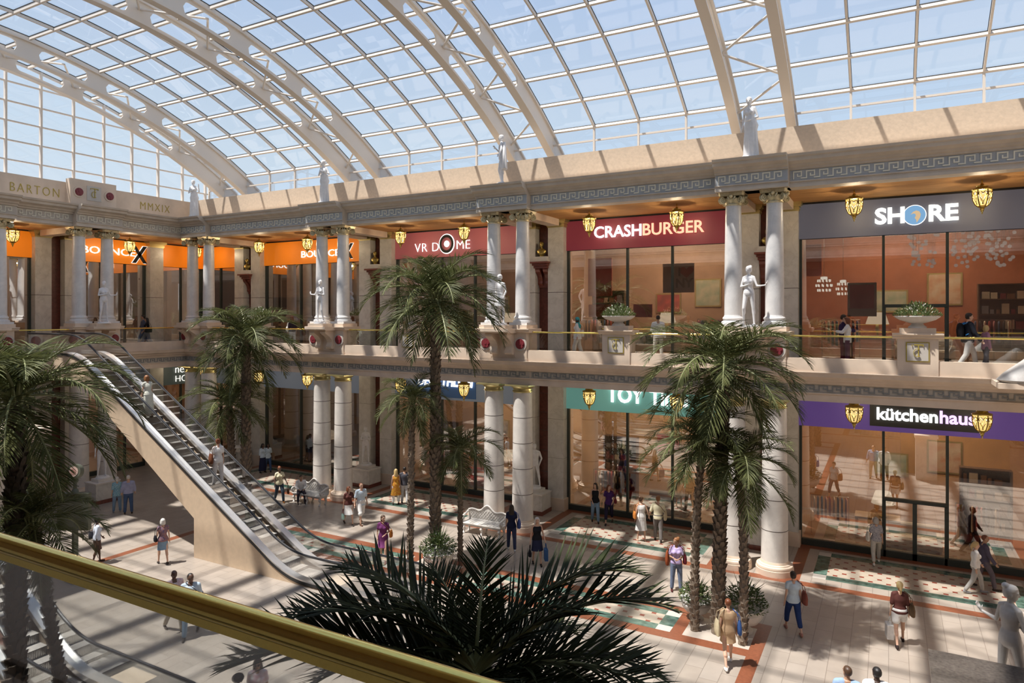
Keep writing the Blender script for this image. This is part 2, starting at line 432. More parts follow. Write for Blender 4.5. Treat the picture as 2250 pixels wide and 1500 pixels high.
entablature('trim_1', 'upper stone entablature with pale gilt Greek key running along the long wall', FL, UP, PAIRS, -35.4, XMAX, 1.22, (13.59, 13.95), (M['stone_grey'], M['frieze'], M['key_up']), 0, True)
entablature('trim_2', 'upper stone entablature with dull Greek key along the shaded end wall', FE, UP, EPAIRS, 6, 25.4, 1.15, (13.59, 13.95), (M['stone_grey'], M['frieze_low'], M['key_end']), 0, True)
entablature('trim_3', 'balcony edge of the long wall, tan fascia over a grey Greek key', FL, LOW, PAIRS, -35.4, XMAX, 1.22, (6.39, 6.67), (M['stone'], M['frieze_low'], M['key_low']), 0, False)
entablature('trim_4', 'balcony edge of the shaded end wall with Greek key below', FE, LOW, EPAIRS, 6, 25.4, 1.15, (6.39, 6.67), (M['stone'], M['frieze_low'], M['key_low']), 0, False)

# attic parapets behind the statues
mb = MB(); mb.box(-36.3, XMAX, 26.3, 26.8, 14.3, 15.76); mb.box(-36.3, XMAX, 26.8, 28.4, 15.3, 15.5); mb.box(-36.3, XMAX, 25.2, 26.4, 14.3, 14.415)
struct('wall_back_parapet', mb, M['stone_rough'], 'sunlit tan parapet above the long wall, striped with roof shadows')
mb = MB(); mb.box(-36.6, -36.1, 6, 26.8, 14.3, 15.66); mb.box(-37.5, -36.5, 6, 28.4, 15.3, 15.45); mb.box(-36.2, -35.2, 6, 25.4, 14.3, 14.415)
ep = struct('wall_left_parapet', mb, M['stone'], 'shaded beige parapet of the end wall carrying raised gold capitals')
# raised block with rosettes and monogram over the end wall's pair of columns
t = thing('emblem_block', 'stone block with monogram between two red rosettes on the end parapet', 'emblem', (-36.1, 20.3, 14.42))
mb = MB(); mb.box(0, .42, -1.15, 1.15, 0, 1.42); mb.build('block', M['stone'], t)
def rosette(mb, F, r, m0=0, m1=1):
    """disc rim and five-petalled rose; F(u, v, w) = along, up, out"""
    def disc(cx, cy, rr, w0, w1, m, n=20):
        vs = [F(cx + rr * cos(2 * PI * i / n), cy + rr * sin(2 * PI * i / n), w) for w in (w0, w1) for i in range(n)]
        mb.add(vs, [(i, (i + 1) % n, n + (i + 1) % n, n + i) for i in range(n)] + [tuple(range(n)), tuple(range(n, 2 * n))], m)
    disc(0, 0, r * 1.4, 0, .03, m0, 28); disc(0, 0, r, .03, .05, m1)
    for k in range(5):
        a = PI / 2 + k * 2 * PI / 5; disc(cos(a) * r * .55, sin(a) * r * .55, r * .36, .05, .075, m1, 12)
    disc(0, 0, r * .25, .05, .09, m1, 10)
def monogram(mb, F, s, m=0):
    text_mb(mb, 'T', lambda u, v, w: F(u + .04 * s, v + .04 * s, .02 + w), s * 1.15, .8, -.022 * s, .012, m)
    text_mb(mb, 'C', lambda u, v, w: F(u - .06 * s, v - .10 * s, .035 + w), s * .80, .80, -.016 * s, .012, m)
    for x in (-.30 * s, .30 * s):
        vs = [F(x + dx * s, .38 * s + dy * s, .02 + w) for w in (0, .02) for dx, dy in ((-.02, -.06), (.02, -.06), (.02, .07), (-.02, .07))]
        mb.add(vs, [(0, 1, 2, 3), (4, 5, 6, 7), (0, 1, 5, 4), (1, 2, 6, 5), (2, 3, 7, 6), (3, 0, 4, 7)], m)
for y in (-.75, .8):
    mb = MB(); rosette(mb, lambda u, v, w, y=y: (.42 + w, y + u, .78 + v), .2); mb.build('rosette', [M['stone'], M['red']], t)
mb = MB(); mb.box(.42, .44, -.36, .36, .42, 1.16, 0); monogram(mb, lambda u, v, w: (.44 + w, u, .78 + v), .62, 1); mb.build('plaque', [M['tile_white'], M['gilt']], t)
for txt, y, lab in (('BARTON', 17.75, 'gold carved word of six letters on the shaded end parapet'), ('MMXIX', 23.9, 'gold Roman numerals carved on the shaded end parapet')):
    mb = MB(); text_mb(mb, txt, lambda u, v, w, y=y: (-36.085 + w, y + u, 15.02 + v), .62, .78, -.012, .012, 0, sp=1.25)
    for k in (0,): pass
    tag(mb.build('inscription', M['gilt']), lab, 'inscription')

# soffits, slabs, beams
mb = MB(); mb.box(-39.2, XMAX, 25.4, 29.3, 13.40, 13.55, 0)
struct('ceiling', mb, M['wood'], 'honey wood soffit over the upper gallery of the long wall', 'ceiling')
mb = MB(); mb.box(-39.3, -35.4, 6, 25.4, 13.40, 13.55, 0)
struct('ceiling_end', mb, M['wood_end'], 'honey wood soffit over the upper gallery of the end wall', 'ceiling')
mb = MB()
for c in PAIRS:
    for s in (-.7, .7): mb.box(c + s - .27, c + s + .27, 25.9, 28.45, 13.1, 13.4)
for c in EPAIRS:
    for s in (-.7, .7): mb.box(-38.45, -35.9, c + s - .27, c + s + .27, 13.1, 13.4)
struct('ceiling_beams', mb, M['stone'], 'stone cross beams between columns and pilasters under the soffit', 'beam')
mb = MB(); mb.box(-39.3, XMAX, 25.6, 36, 6.12, 7.2, 0); mb.box(-45, -35.6, 6, 29.2, 6.12, 7.2, 0); mb.box(-45, -39.2, 29, 36, 6.12, 7.2)
struct('floor_upper', mb, M['tile_dark'], 'stone floor slab of the upper gallery', 'floor')

# ---- columns
def upcol():
    t = thing('column', 'x', 'column', (0, 0, 8.59), kind='thing', group='columns of the upper gallery')
    mb = MB(); mb.box(-.42, .42, -.42, .42, 0, .1)
    mb.lathe([(.41, .1), (.42, .14), (.40, .19), (.35, .21), (.34, .25), (.37, .27), (.375, .31), (.35, .35), (.33, .36), (.315, .42)], n=28); mb.build('base', M['marble'], t)
    mb = MB(); mb.lathe([(.312, .40), (.31, 1.6), (.30, 2.6), (.285, 3.6), (.27, 4.42)], n=32); mb.build('shaft', M['marble'], t)
    mb = MB(); mb.lathe([(.275, 4.40), (.295, 4.42), (.295, 4.46), (.27, 4.47), (.28, 4.52), (.36, 4.60), (.37, 4.66), (.3, 4.7)], n=28)
    pl = []
    for k in range(4):
        a = PI / 4 + k * PI / 2; pl += [(.60 * cos(a - .08), .60 * sin(a - .08)), (.60 * cos(a + .08), .60 * sin(a + .08))]
        for q in (.35, .5, .65):
            b = a + q * PI / 2; rr = .60 * (1 - .40 * sin(PI * (q - .0) / 1) * 1) + .06; pl.append((rr * cos(b), rr * sin(b)))
    n = len(pl); z0, z1 = 4.74, 4.86
    mb.add([(x * .94, y * .94, z0) for x, y in pl] + [(x, y, z1) for x, y in pl], [(i, (i + 1) % n, n + (i + 1) % n, n + i) for i in range(n)] + [tuple(range(n - 1, -1, -1)), tuple(range(n, 2 * n))])
    for k in range(4):                       # corner scrolls
        a = PI / 4 + k * PI / 2; dx, dy = cos(a), sin(a); px, py = -dy, dx
        for s in (-1, 1):
            pts = []
            for i in range(26):
                q = i / 25 * 2.1 * 2 * PI; r = .13 * (1 - i / 29)
                pts.append((dx * (.45 + r * sin(q)) + px * s * .05, dy * (.45 + r * sin(q)) + py * s * .05, 4.58 + r * cos(q)))
            mb.tube(pts, .022, 6)
        vs = [(dx * (.45 + .115 * sin(2 * PI * i / 16)) + px * w, dy * (.45 + .115 * sin(2 * PI * i / 16)) + py * w, 4.58 + .115 * cos(2 * PI * i / 16)) for w in (-.045, .045) for i in range(16)]
        mb.add(vs, [(i, (i + 1) % 16, 16 + (i + 1) % 16, 16 + i) for i in range(16)] + [tuple(range(16)), tuple(range(16, 32))])
        b = a + PI / 4; mb.ball((cos(b) * .42, sin(b) * .42, 4.72), .075, n=10, k=6)   # rosette on each face
        for q in (-.3, .3): mb.cap((cos(b + q) * .36, sin(b + q) * .36, 4.70), .05, (cos(b + q * .6) * .37, sin(b + q * .6) * .37, 4.60), .03, 8)
    mb.build('capital', M['capital'], t)
    return t
def lowcol():
    t = thing('column', 'x', 'column', (0, 0, 0), kind='thing', group='columns of the ground level')
    mb = MB(); mb.lathe([(.63, 0), (.63, .2), (.61, .21), (.62, .25), (.60, .31), (.54, .33), (.53, .36), (.48, .38), (.455, .46)], n=40); mb.build('base', M['stone'], t)
    mb = MB(); pr = []
    pr = [(.45 - .055 * k / 10, .46 + k * .532) for k in range(11)]
    mb.lathe(pr, n=40)
    for k in range(1, 5):
        zz = .46 + k * 1.064; r = .45 - .055 * (zz - .46) / 5.3 + .003; mb.lathe([(r, zz - .011), (r, zz + .011)], n=40, m=1)
    mb.build('shaft', [M['lowmarble'], M['joint']], t)
    mb = MB(); mb.lathe([(.40, 5.76), (.43, 5.79), (.43, 5.82), (.40, 5.84), (.40, 5.92), (.42, 5.94), (.50, 6.0), (.52, 6.04)], n=36); mb.box(-.56, .56, -.56, .56, 6.04, 6.10)
    mb.build('capital', M['gold_soft'], t)
    return t
M['gold_soft'] = mat('soft gold capital', (.66, .57, .27), .3, .75)
U0 = upcol(); L0 = lowcol(); U0.location = L0.location = (0, 0, -50); U0.scale = (1, 1, .982)
upn = {-34.2: 'at the upper gallery corner', -24.2: 'left of the dusty red sign', -14.2: 'left of the dark red sign', -4.2: 'left of the slate grey sign'}
lon = {-34.2: 'in the ground floor corner', -24.2: 'left of the blue sign', -14.2: 'left of the teal sign', -4.2: 'left of the purple sign'}
fu = fl = True
for c in PAIRS[:4]:
    for s, w in ((-.7, 'left'), (.7, 'right')):
        l = f'upper {w} marble column of the pair {upn[c]}'
        if fu: U0.location = (c + s, 25.4, 8.59); U0['label'] = l; fu = False
        else: dup(U0, (c + s, 25.4, 8.59), 0, l)
        l = f'lower {w} cream column of the pair {lon[c]}'
        if fl: L0.location = (c + s, 25.4, 0); L0['label'] = l; fl = False
        else: dup(L0, (c + s, 25.4, 0), 0, l)
for c, nm in ((15.2, 'at the far left edge of the end wall'), (20.1, 'under the rosette block of the end wall')):
    for s, w in ((-.7, 'left'), (.7, 'right')):
        if c == 15.2 and s < 0: continue
        dup(U0, (-35.4, c + s, 8.59), 0, f'upper {w} marble column {nm}')
        dup(L0, (-35.4, c + s, 0), 0, f'lower {w} cream column {nm}')

# ---- pedestals under the pairs, with rosettes and a console for a statue
def pedestal(ros=True):
    t = thing('column_pedestal', 'x', 'pedestal', group='pedestals of the balcony')
    mb = MB(); mb.box(-1.12, 1.12, -.14, .8, 7.1, 8.27); mb.box(-1.16, 1.16, -.17, .8, 7.1, 7.2); mb.build('die', M['stone'], t)
    mb = MB(); mb.prism([(.9, 8.27), (-.16, 8.27), (-.24, 8.31), (-.24, 8.36), (-.30, 8.40), (-.30, 8.44), (.9, 8.44)], -1.28, 1.28, lambda a, d, z: (a, d, z)); mb.box(-1.15, 1.15, -.2, .8, 8.44, 8.59); mb.build('cap', M['stone'], t)
    for x in (-.83, .83):
        mb = MB(); rosette(mb, lambda u, v, w, x=x: (x - u, -.14 - w, 7.8 + v), .21); mb.build('rosette', [M['tile_white'], M['red']], t)
    mb = MB()
    mb.prism([(-.2, 8.26), (-.86, 8.26), (-.92, 8.32), (-.92, 8.44), (-.2, 8.44)], -.66, .66); mb.box(-.5, .5, -.86, -.2, 8.44, 8.58)
    S = [(-.14, 7.36), (-.30, 7.36), (-.36, 7.42), (-.36, 7.50), (-.31, 7.58), (-.28, 7.68), (-.32, 7.80), (-.45, 7.95), (-.62, 8.05), (-.74, 8.12), (-.76, 8.2), (-.72, 8.26), (-.14, 8.26)]
    for x in (-.36, .36): mb.prism(S, x - .17, x + .17)
    mb.box(-.6, .6, -.16, -.1, 7.25, 8.26)
    mb.build('console', M['stone'], t)
    return t
P0 = pedestal()
for i, c in enumerate(PAIRS[:4]):
    l = f'stone rosette pedestal under the columns {upn[c]}'
    if i == 0: P0.location = (c, 25.1, 0); P0['label'] = l
    else: dup(P0, (c, 25.1, 0), 0, l)
dup(P0, (-35.1, 20.1, 0), PI / 2, 'shaded stone pedestal with two rosettes on the end wall balcony')
dup(P0, (-35.1, 15.2, 0), PI / 2, 'shaded stone pedestal at the far left of the end wall balcony')
def midped():
    t = thing('emblem_pedestal', 'x', 'pedestal', group='monogram pedestals of the balcony')
    mb = MB(); mb.box(-.56, .56, -.14, .5, 7.1, 8.27); mb.build('die', M['stone'], t)
    mb = MB(); mb.prism([(.55, 8.25), (-.15, 8.25), (-.22, 8.30), (-.22, 8.34), (-.28, 8.38), (-.28, 8.42), (.55, 8.42)], -.70, .70); mb.box(-.50, .50, -.12, .45, 8.42, 8.585); mb.build('cap', M['stone'], t)
    mb = MB(); mb.box(-.32, .32, -.165, -.14, 7.53, 8.15, 1); mb.box(-.29, .29, -.172, -.16, 7.56, 8.12, 0); monogram(mb, lambda u, v, w: (u, -.165 - w, 7.85 + v), .50, 1); mb.build('plaque', [M['tile_white'], M['gilt']], t)
    return t
def planter():
    t = thing('planter_bowl', 'x', 'planter', group='planter bowls on the balcony')
    mb = MB(); mb.lathe([(.26, 0), (.26, .04), (.22, .07), (.17, .12), (.17, .15), (.30, .19), (.50, .26), (.60, .33), (.635, .36), (.635, .39), (.57, .39), (.52, .35)], n=36); mb.build('bowl', M['bowl'], t)
    mb = MB(); R = random.Random(5)
    for k in range(900):
        a = R.random() * 2 * PI; q = math.sqrt(R.random()); r = .66 * q; z = .36 + (.42 * (1 - q * q) + .05) * R.random() ** .6
        x, y = r * cos(a), r * sin(a)
        d = Vector((x + R.uniform(-.3, .3), y + R.uniform(-.3, .3), .35 + R.random() * .4)).normalized(); s = Vector((-d.y, d.x, R.uniform(-.4, .4))).normalized()
        l = R.uniform(.05, .11); w = .022; p = Vector((x, y, z)); fl_ = R.random() < .12
        mb.add([p - s * w * .4, p + d * l * .5 - s * w, p + d * l, p + d * l * .5 + s * w, p + s * w * .4], [(0, 1, 2, 3, 4)], 1 if fl_ and z > .45 else 0)
    f = mb.build('foliage', [M['shrub'], M['flower']], t); 
    return t
midn = {-29.2: 'before the orange upper sign of the long wall', -19.2: 'behind the tall middle palm', -9.2: 'below the dark red upper sign', .8: 'below the slate grey upper sign'}
for i, c in enumerate(MIDS):
    l = f'tan pedestal with gold monogram {midn[c]}'; l2 = f'white stone bowl of greenery {midn[c]}'
    if i == 0: Q0 = midped(); Q0.location = (c, 25.1, 0); Q0['label'] = l; B0 = planter(); B0.location = (c, 25.25, 8.585); B0['label'] = l2
    else: dup(Q0, (c, 25.1, 0), 0, l); dup(B0, (c, 25.25, 8.585), 0.7 * i, l2)

# ---- glass balustrades
def balustrade(F, a0, a1, label):
    t = thing('glass_balustrade', label, 'balustrade', F((a0 + a1) / 2, .1, 7.55), group='glass balustrades of the balconies'); o = Vector(t.location)
    G = lambda a, d, z: tuple(Vector(F(a, d, z)) - o)
    mb = MB(); mb.box(a0, a1, .095, .107, 7.56, 8.27, 0, G); mb.build('glass_panel', M['railglass'], t)
    mb = MB(); mb.tube([G(a0, .1, 8.29), G(a1, .1, 8.29)], .032, 12); mb.build('handrail', M['brass'], t)
ends = []
for c in PAIRS[:4]:
    m = round(c + 5, 1)
    balustrade(FL, c + 1.12, m - .56, f'brass railed glass balustrade, left half, {midn[m]}')
    balustrade(FL, m + .56, c + 10 - 1.12, f'brass railed glass balustrade, right half, {midn[m]}')
balustrade(FE, 21.22, 25.0, 'glass balustrade with brass rail in the shaded corner of the end wall')
balustrade(FE, 16.32, 18.98, 'glass balustrade with brass rail at the head of the escalators')

# ---- pilasters, niches, shop walls
def pil(F, a0, a1, lv, mb, cp):
    z0, z1 = (7.2, 13.05) if lv else (0, 6.1)
    if lv:
        zj = 10.05; mb.box(a0, a1, 3.5, 4.1, z0, zj - .012, 0, F); mb.box(a0 + .01, a1 - .01, 3.51, 4.1, zj - .012, zj + .012, 1, F); mb.box(a0, a1, 3.5, 4.1, zj + .012, z1, 0, F)
        for d, zz, h in ((.02, 13.05, .05), (.05, 13.1, .08), (.03, 13.18, .04), (.09, 13.22, .06), (.14, 13.28, .12)): cp.box(a0 - d, a1 + d, 3.5 - d, 4.1, zz, zz + h, 0, F)
    else:
        mb.box(a0 - .07, a1 + .07, 3.43, 4.1, 0, .55, 2, F)
        z = .55
        for zt in (2.4, 4.2, 6.1):
            mb.box(a0, a1, 3.5, 4.1, z, zt - .012, 0, F); mb.box(a0 + .01, a1 - .01, 3.51, 4.1, zt - .012, zt, 1, F); z = zt
def pilasters(F, cs, label_f, nm):
    for c in cs:
        for lv in (1, 0):
            mb = MB(); cp = MB()
            pil(F, c - 1.12, c - .33, lv, mb, cp); pil(F, c + .33, c + 1.12, lv, mb, cp)
            o = struct('pilaster_wall', mb, [M['pilaster'], M['joint'], M['stone']], f"{'upper' if lv else 'lower'} pair of marble pilasters {label_f(c, lv)}", 'pilaster')
            if lv: cp.build('pilaster_capital', M['gold_soft'], o)
            mb = MB(); mb.box(c - .34, c + .34, 3.95, 4.1, 7.2 if lv else 0, 13.4 if lv else 6.1, 0, F)
            if not lv:
                for z in (1.6, 2.6, 3.55, 4.4, 5.3): mb.box(c - .34, c + .34, 3.945, 4.0, z, z + .02, 1, F)
            mb.build('niche_panel', [M['redstone'], M['joint']], o)
pilasters(FL, PAIRS, lambda c, lv: (upn if lv else lon).get(c, 'beyond the slate and purple signs'), 0)
pilasters(FE, EPAIRS, lambda c, lv: 'behind the end wall columns under the rosette block' if c > 18 else 'behind the far left end wall columns', 0)
# the pilaster by the corner on the end wall
mb = MB(); cp = MB(); pil(FE, 25.25, 26.1, 1, mb, cp); pil(FE, 25.25, 26.1, 0, mb, cp)
o = struct('pilaster_wall', mb, [M['pilaster'], M['joint'], M['stone']], 'single marble pilaster between the two orange signs of the end wall', 'pilaster'); cp.build('pilaster_capital', M['gold_soft'], o)
# ------------------------------------------------------------------ shopfronts, their signs and interiors
WN = [0]
def shopfront(F, a0, a1, lv, label, mulls, door=None):
    WN[0] += 1
    z0, z1 = (7.2, 12.02) if lv else (0, 4.72)
    mb = MB(); B = lambda x0, x1, d0, d1, y0, y1: mb.box(x0, x1, d0, d1, y0, y1, 0, F)
    B(a0, a0 + .09, 3.9, 4.08, z0, z1); B(a1 - .09, a1, 3.9, 4.08, z0, z1); B(a0, a1, 3.92, 4.08, z1 - .05, z1 + .02)
    B(a0, a1, 3.9, 4.1, z0, z0 + (.08 if lv else .24))
    for x in mulls: B(x - .045, x + .045, 3.92, 4.08, z0, z1)
    if door:
        x0, x1 = door; B(x0, x1, 3.9, 4.08, z0 + 2.08, z0 + 2.2); xm = (x0 + x1) / 2; B(xm - .07, xm + .07, 3.9, 4.08, z0, z0 + 2.1)
        B(x0, x0 + .08, 3.9, 4.08, z0, z0 + 2.1); B(x1 - .08, x1, 3.9, 4.08, z0, z0 + 2.1)
    o = struct(f'window_{WN[0]}', mb, M['frame'], label, 'shop window')
    xs = [a0 + .05] + list(mulls) + [a1 - .05]
    for i in range(len(xs) - 1):
        g = MB(); g.box(xs[i] + .04, xs[i + 1] - .04, 3.995, 4.005, z0 + .06, z1 - .03, 0, F); g.build('pane', M['shopglass'], o)
    return o
def sign(F, a0, a1, lv, colr, label, texts=(), extra=None, panel=None):
    z0, z1 = (11.98, 13.32) if lv else (4.68, 6.12)
    t = thing('shop_sign', label, 'sign', F((a0 + a1) / 2, 3.85, z0)); o = Vector(t.location)
    G = lambda a, d, z: tuple(Vector(F(a, d, z)) - o)
    mb = MB(); mb.box(a0, a1, 3.82, 3.99, z0, z1, 0, G); mb.box(a0, a1, 3.86, 4.1, z1 + .002, z1 + .1, 1, G)  # black strip on top stands in for the dark gap above the sign
    mb.build('fascia_panel', [backlit('sign panel ' + label[:12], colr, .38), M['black']], t)
    if panel:
        mb = MB(); mb.box(panel[0], panel[1], 3.79, 3.825, panel[2], panel[3], 0, G); mb.build('backing_board', mat('sign board ' + label[:12], panel[4], .5), t)
    for (txt, a, z, size, sx, offs, colt, st, kw) in texts:
        mb = MB(); text_mb(mb, txt, lambda u, v, w: G(a + u, 3.74 - w, z + v), size, sx, offs, .02, 0, **kw)
        mb.build('lettering', emit('lit letters', colt, st), t)
    if extra: extra(t, G)
    return t
def mid_bay(c): return c + 1.12, c + 8.88, [c + 4.03, c + 6.05]
W = (1, .97, .9)
# upper signs
a0, a1, ml = mid_bay(-34.2)
shopfront(FL, a0, a1, 1, 'upper shop window below the orange sign of the long wall', ml)
def xlogo(F, a, z, s, t):
    mb = MB()
    for lean in (1, -1):
        P = [(-.40 * lean, -.42), (-.20 * lean, -.42), (.40 * lean, .46), (.20 * lean, .46)]
        vs = [F(a + x * s, 3.76 - w, z + y * s) for w in (0, .03) for x, y in P]
        mb.add(vs, [(0, 1, 2, 3), (4, 5, 6, 7), (0, 1, 5, 4), (1, 2, 6, 5), (2, 3, 7, 6), (3, 0, 4, 7)], 0)
        P = [(x * 1.0 + q, y * 1.04) for (x, y), q in zip(P, (-.035, .035, .035, -.035))]
        vs = [F(a + x * s, 3.78 - w, z + y * s) for w in (0, .02) for x, y in P]
        mb.add(vs, [(0, 1, 2, 3), (4, 5, 6, 7), (0, 1, 5, 4), (1, 2, 6, 5), (2, 3, 7, 6), (3, 0, 4, 7)], 1)
    mb.build('letter_x', [M['black'], emit('lit letter edge', W, 1.3)], t)
sign(FL, a0, a1, 1, (.74, .195, .008), 'orange shop sign with white and black lettering on the long wall', [('BOUNCE', -28.45, 12.50, .54, 1.36, .0, W, 1.8, {})], lambda t, G: xlogo(G, -26.35, 12.55, .95, t))
a0, a1, ml = mid_bay(-24.2)
shopfront(FL, a0, a1, 1, 'upper shop window below the dusty red sign', ml)
def target(t, G):
    mb = MB()
    def ring(r0, r1, w, m, cx=-19.72, cz=12.63, n=36):
        vs = [G(cx + r * cos(2 * PI * i / n) * .92, 3.78 - ww, cz + r * sin(2 * PI * i / n)) for ww in (0, w) for r in (r0, r1) for i in range(n)]
        mb.add(vs, [(2 * n + i, 2 * n + (i + 1) % n, 3 * n + (i + 1) % n, 3 * n + i) for i in range(n)] + [(n + i, n + (i + 1) % n, 3 * n + (i + 1) % n, 3 * n + i) for i in range(n)], m)
    ring(.33, .47, .05, 0); ring(.47, .51, .04, 1); ring(.0, .16, .05, 1)
    mb.build('target_emblem', [M['black'], emit('lit target', W, 2)], t)
sign(FL, a0, a1, 1, (.32, .085, .085), 'dusty red shop sign with thin letters and a round target', [('VR D', -20.95, 12.48, .66, 1.0, -.012, W, 1.6, {'sp': 1.1}), ('ME', -18.72, 12.52, .66, 1.05, -.012, W, 1.6, {})], target)
a0, a1, ml = mid_bay(-14.2)
shopfront(FL, a0, a1, 1, 'upper shop window below the dark red sign', ml)
sign(FL, a0, a1, 1, (.19, .028, .04), 'dark red shop sign in white and salmon lettering', [('CRASH', -10.55, 12.70, .72, 1.0, .010, W, 2.6, {}), ('BURGER', -8.1, 12.70, .72, 1.0, .010, (1, .42, .26), 1.7, {})])
a0, a1, ml = mid_bay(-4.2)
shopfront(FL, a0, a1, 1, 'upper shop window below the slate grey sign', ml, (ml[0], ml[1]))
def wave(t, G):
    mb = MB(); cx, cz = .83, 12.64
    def poly(pts, w, m):
        n = len(pts); vs = [G(cx + x, 3.76 - q, cz + y) for q in (0, w) for x, y in pts]
        mb.add(vs, [tuple(range(n)), tuple(range(n, 2 * n))] + [(i, (i + 1) % n, n + (i + 1) % n, n + i) for i in range(n)], m)
    C = lambda r, x=0, y=0, n=32: [(x + r * cos(2 * PI * i / n), y + r * sin(2 * PI * i / n)) for i in range(n)]
    poly(C(.37), .02, 0); poly(C(.345), .03, 1)
    poly([(-.13 + .0, .02), (-.05, .12), (.05, .16), (.15, .12), (.19, .02), (.17, -.1), (.10, -.22), (.06, -.28), (.05, -.18), (.0, -.1), (.04, -.03), (.02, .04), (-.04, .06)], .042, 2)
    mb.build('wave_emblem', [emit('lit emblem rim', W, 1.5), emit('lit emblem blue', (.22, .42, .66), .9), emit('lit emblem sand', (.72, .50, .28), .9)], t)
sign(FL, a0, a1, 1, (.105, .108, .138), 'slate grey shop sign with glowing bold letters and a blue disc', [('SH', .05, 12.64, .80, 1.06, .026, (1, .97, .82), 2.6, {}), ('RE', 1.70, 12.64, .80, 1.06, .026, (1, .97, .82), 2.6, {})], wave)
# end wall, upper
shopfront(FE, 21.25, 25.22, 1, 'upper shop window of the end wall beside the black X', [22.6, 24.0])
sign(FE, 21.25, 25.22, 1, (.74, .195, .008), 'orange shop sign with a big black X on the end wall', [('BOUNCE', 22.95, 12.62, .57, 1.34, .0, W, 1.8, {})], lambda t, G: xlogo(G, 24.75, 12.55, 1.15, t))
shopfront(FE, 26.1, 29.05, 1, 'narrow upper shop window of the end wall next to the corner', [27.6])
sign(FE, 26.1, 29.1, 1, (.74, .195, .008), 'blank orange shop sign on the end wall side of the corner')
shopfront(FL, -39.1, -35.32, 1, 'narrow upper shop window of the long wall next to the corner', [-37.2])
sign(FL, -39.1, -35.32, 1, (.74, .195, .008), 'blank orange shop sign on the long wall side of the corner')
shopfront(FE, 13, 18.98, 1, 'upper shop window at the far left of the end wall', [15.0, 17.2])
sign(FE, 13, 18.98, 1, (.74, .195, .008), 'blank orange shop sign at the far left of the end wall')
# lower
a0, a1, ml = mid_bay(-34.2)
shopfront(FL, a0, a1, 0, 'lower shop window below the blank grey sign', ml)
sign(FL, a0, a1, 0, (.12, .14, .175), 'blank grey blue shop sign of the ground floor')
a0, a1, ml = mid_bay(-24.2)
shopfront(FL, a0, a1, 0, 'lower shop window below the blue sign', ml)
sign(FL, a0, a1, 0, (.13, .15, .18), 'grey shop sign with a bright blue board and white letters', [('DECATHLON', -19.85, 5.60, .70, .80, .022, (1, 1, 1), 1.7, {'shear': .15})], panel=(-21.7, -18.0, 4.80, 6.1, (.06, .16, .42)))
a0, a1, ml = mid_bay(-14.2)
shopfront(FL, a0, a1, 0, 'lower shop window below the teal sign', ml)
sign(FL, a0, a1, 0, (.13, .33, .30), 'teal shop sign with hand drawn white letters', [('TOY', -10.22, 5.42, .92, .88, .024, (.95, 1, .93), 2.4, {}), ('Time', -8.25, 5.40, .92, .88, .024, (.95, 1, .93), 2.4, {})])
a0, a1, ml = mid_bay(-4.2)
shopfront(FL, a0, a1, 0, 'lower shop window with double doors below the purple sign', ml, (ml[0], ml[1]))
sign(FL, a0, a1, 0, (.11, .06, .25), 'purple shop sign with black board in white and lilac letters', [('kütchen', .58, 5.32, .62, .99, .016, (1, 1, .95), 2.4, {}), ('haus', 2.14, 5.32, .62, .99, .016, (.80, .50, .95), 1.6, {})], panel=(-.62, 2.9, 4.86, 5.85, (.03, .03, .028)))
shopfront(FE, 26.1, 29.05, 0, 'lower shop window of the end wall next to the corner', [27.6])
sign(FE, 26.1, 29.1, 0, (.045, .055, .048), 'black green shop sign with thin cream letters in the corner', [('next', 27.62, 5.62, .74, .9, -.014, (1, .97, .85), 1.5, {}), ('HOME', 27.85, 5.02, .58, 1.0, -.014, (1, .97, .85), 1.5, {})])
shopfront(FE, 21.25, 25.22, 0, 'lower shop window of the end wall behind the escalator', [22.6, 24.0])
sign(FE, 21.25, 25.22, 0, (.07, .075, .08), 'blank dark shop sign behind the escalator')
shopfront(FE, 13, 18.98, 0, 'lower shop window at the far left of the end wall', [15.0, 17.2])
sign(FE, 13, 18.98, 0, (.07, .075, .08), 'blank dark shop sign at the far left of the ground floor')
shopfront(FL, -39.1, -35.32, 0, 'lower shop window of the long wall next to the corner', [-37.2])
sign(FL, -39.1, -35.32, 0, (.07, .08, .09), 'blank dark shop sign on the long wall side of the corner')

# rooms behind the glass
def room(F, a0, a1, lv, wallc, ceilc, label, power, lightc=(1, .78, .55), d1=9.5):
    z0, z1 = (7.2, 13.35) if lv else (0, 6.1)
    mb = MB(); mb.box(a0 - .9, a1 + .9, d1, d1 + .1, z0, z1, 0, F); mb.box(a0 - .95, a0 - .85, 4.1, d1, z0, z1, 0, F); mb.box(a1 + .85, a1 + .95, 4.1, d1, z0, z1, 0, F)
    mb.box(a0 - .9, a1 + .9, 4.1, d1, z1 - .06, z1, 1, F); mb.box(a0 - .9, a1 + .9, 4.1, d1, z0, z0 + .012, 2, F)
    struct('wall_shop', mb, [wallc, ceilc, M['shopfloor']], label, 'wall')
    L = bpy.data.lights.new('shop_ceiling_light', 'AREA'); L.shape = 'RECTANGLE'; L.size = (a1 - a0) * .7; L.size_y = 3.0; L.energy = power * 1.7; L.color = lightc
    o = bpy.data.objects.new('shop_ceiling_light', L); COL.objects.link(o); p = F((a0 + a1) / 2, 6.6, z1 - .12); o.location = p
    if F is FE: o.rotation_euler = (0, 0, PI / 2)
M['shopfloor'] = mat('shop floor boards', (.30, .22, .16), .3, var=.1)
wb = lambda n, c, c2=None: mat('shop wall ' + n, c, .6, col2=c2 or tuple(x * 1.35 for x in c), scale=.8)
cw = mat('shop ceiling', (.42, .36, .30), .7)
cd = mat('dark shop ceiling', (.12, .09, .08), .7)
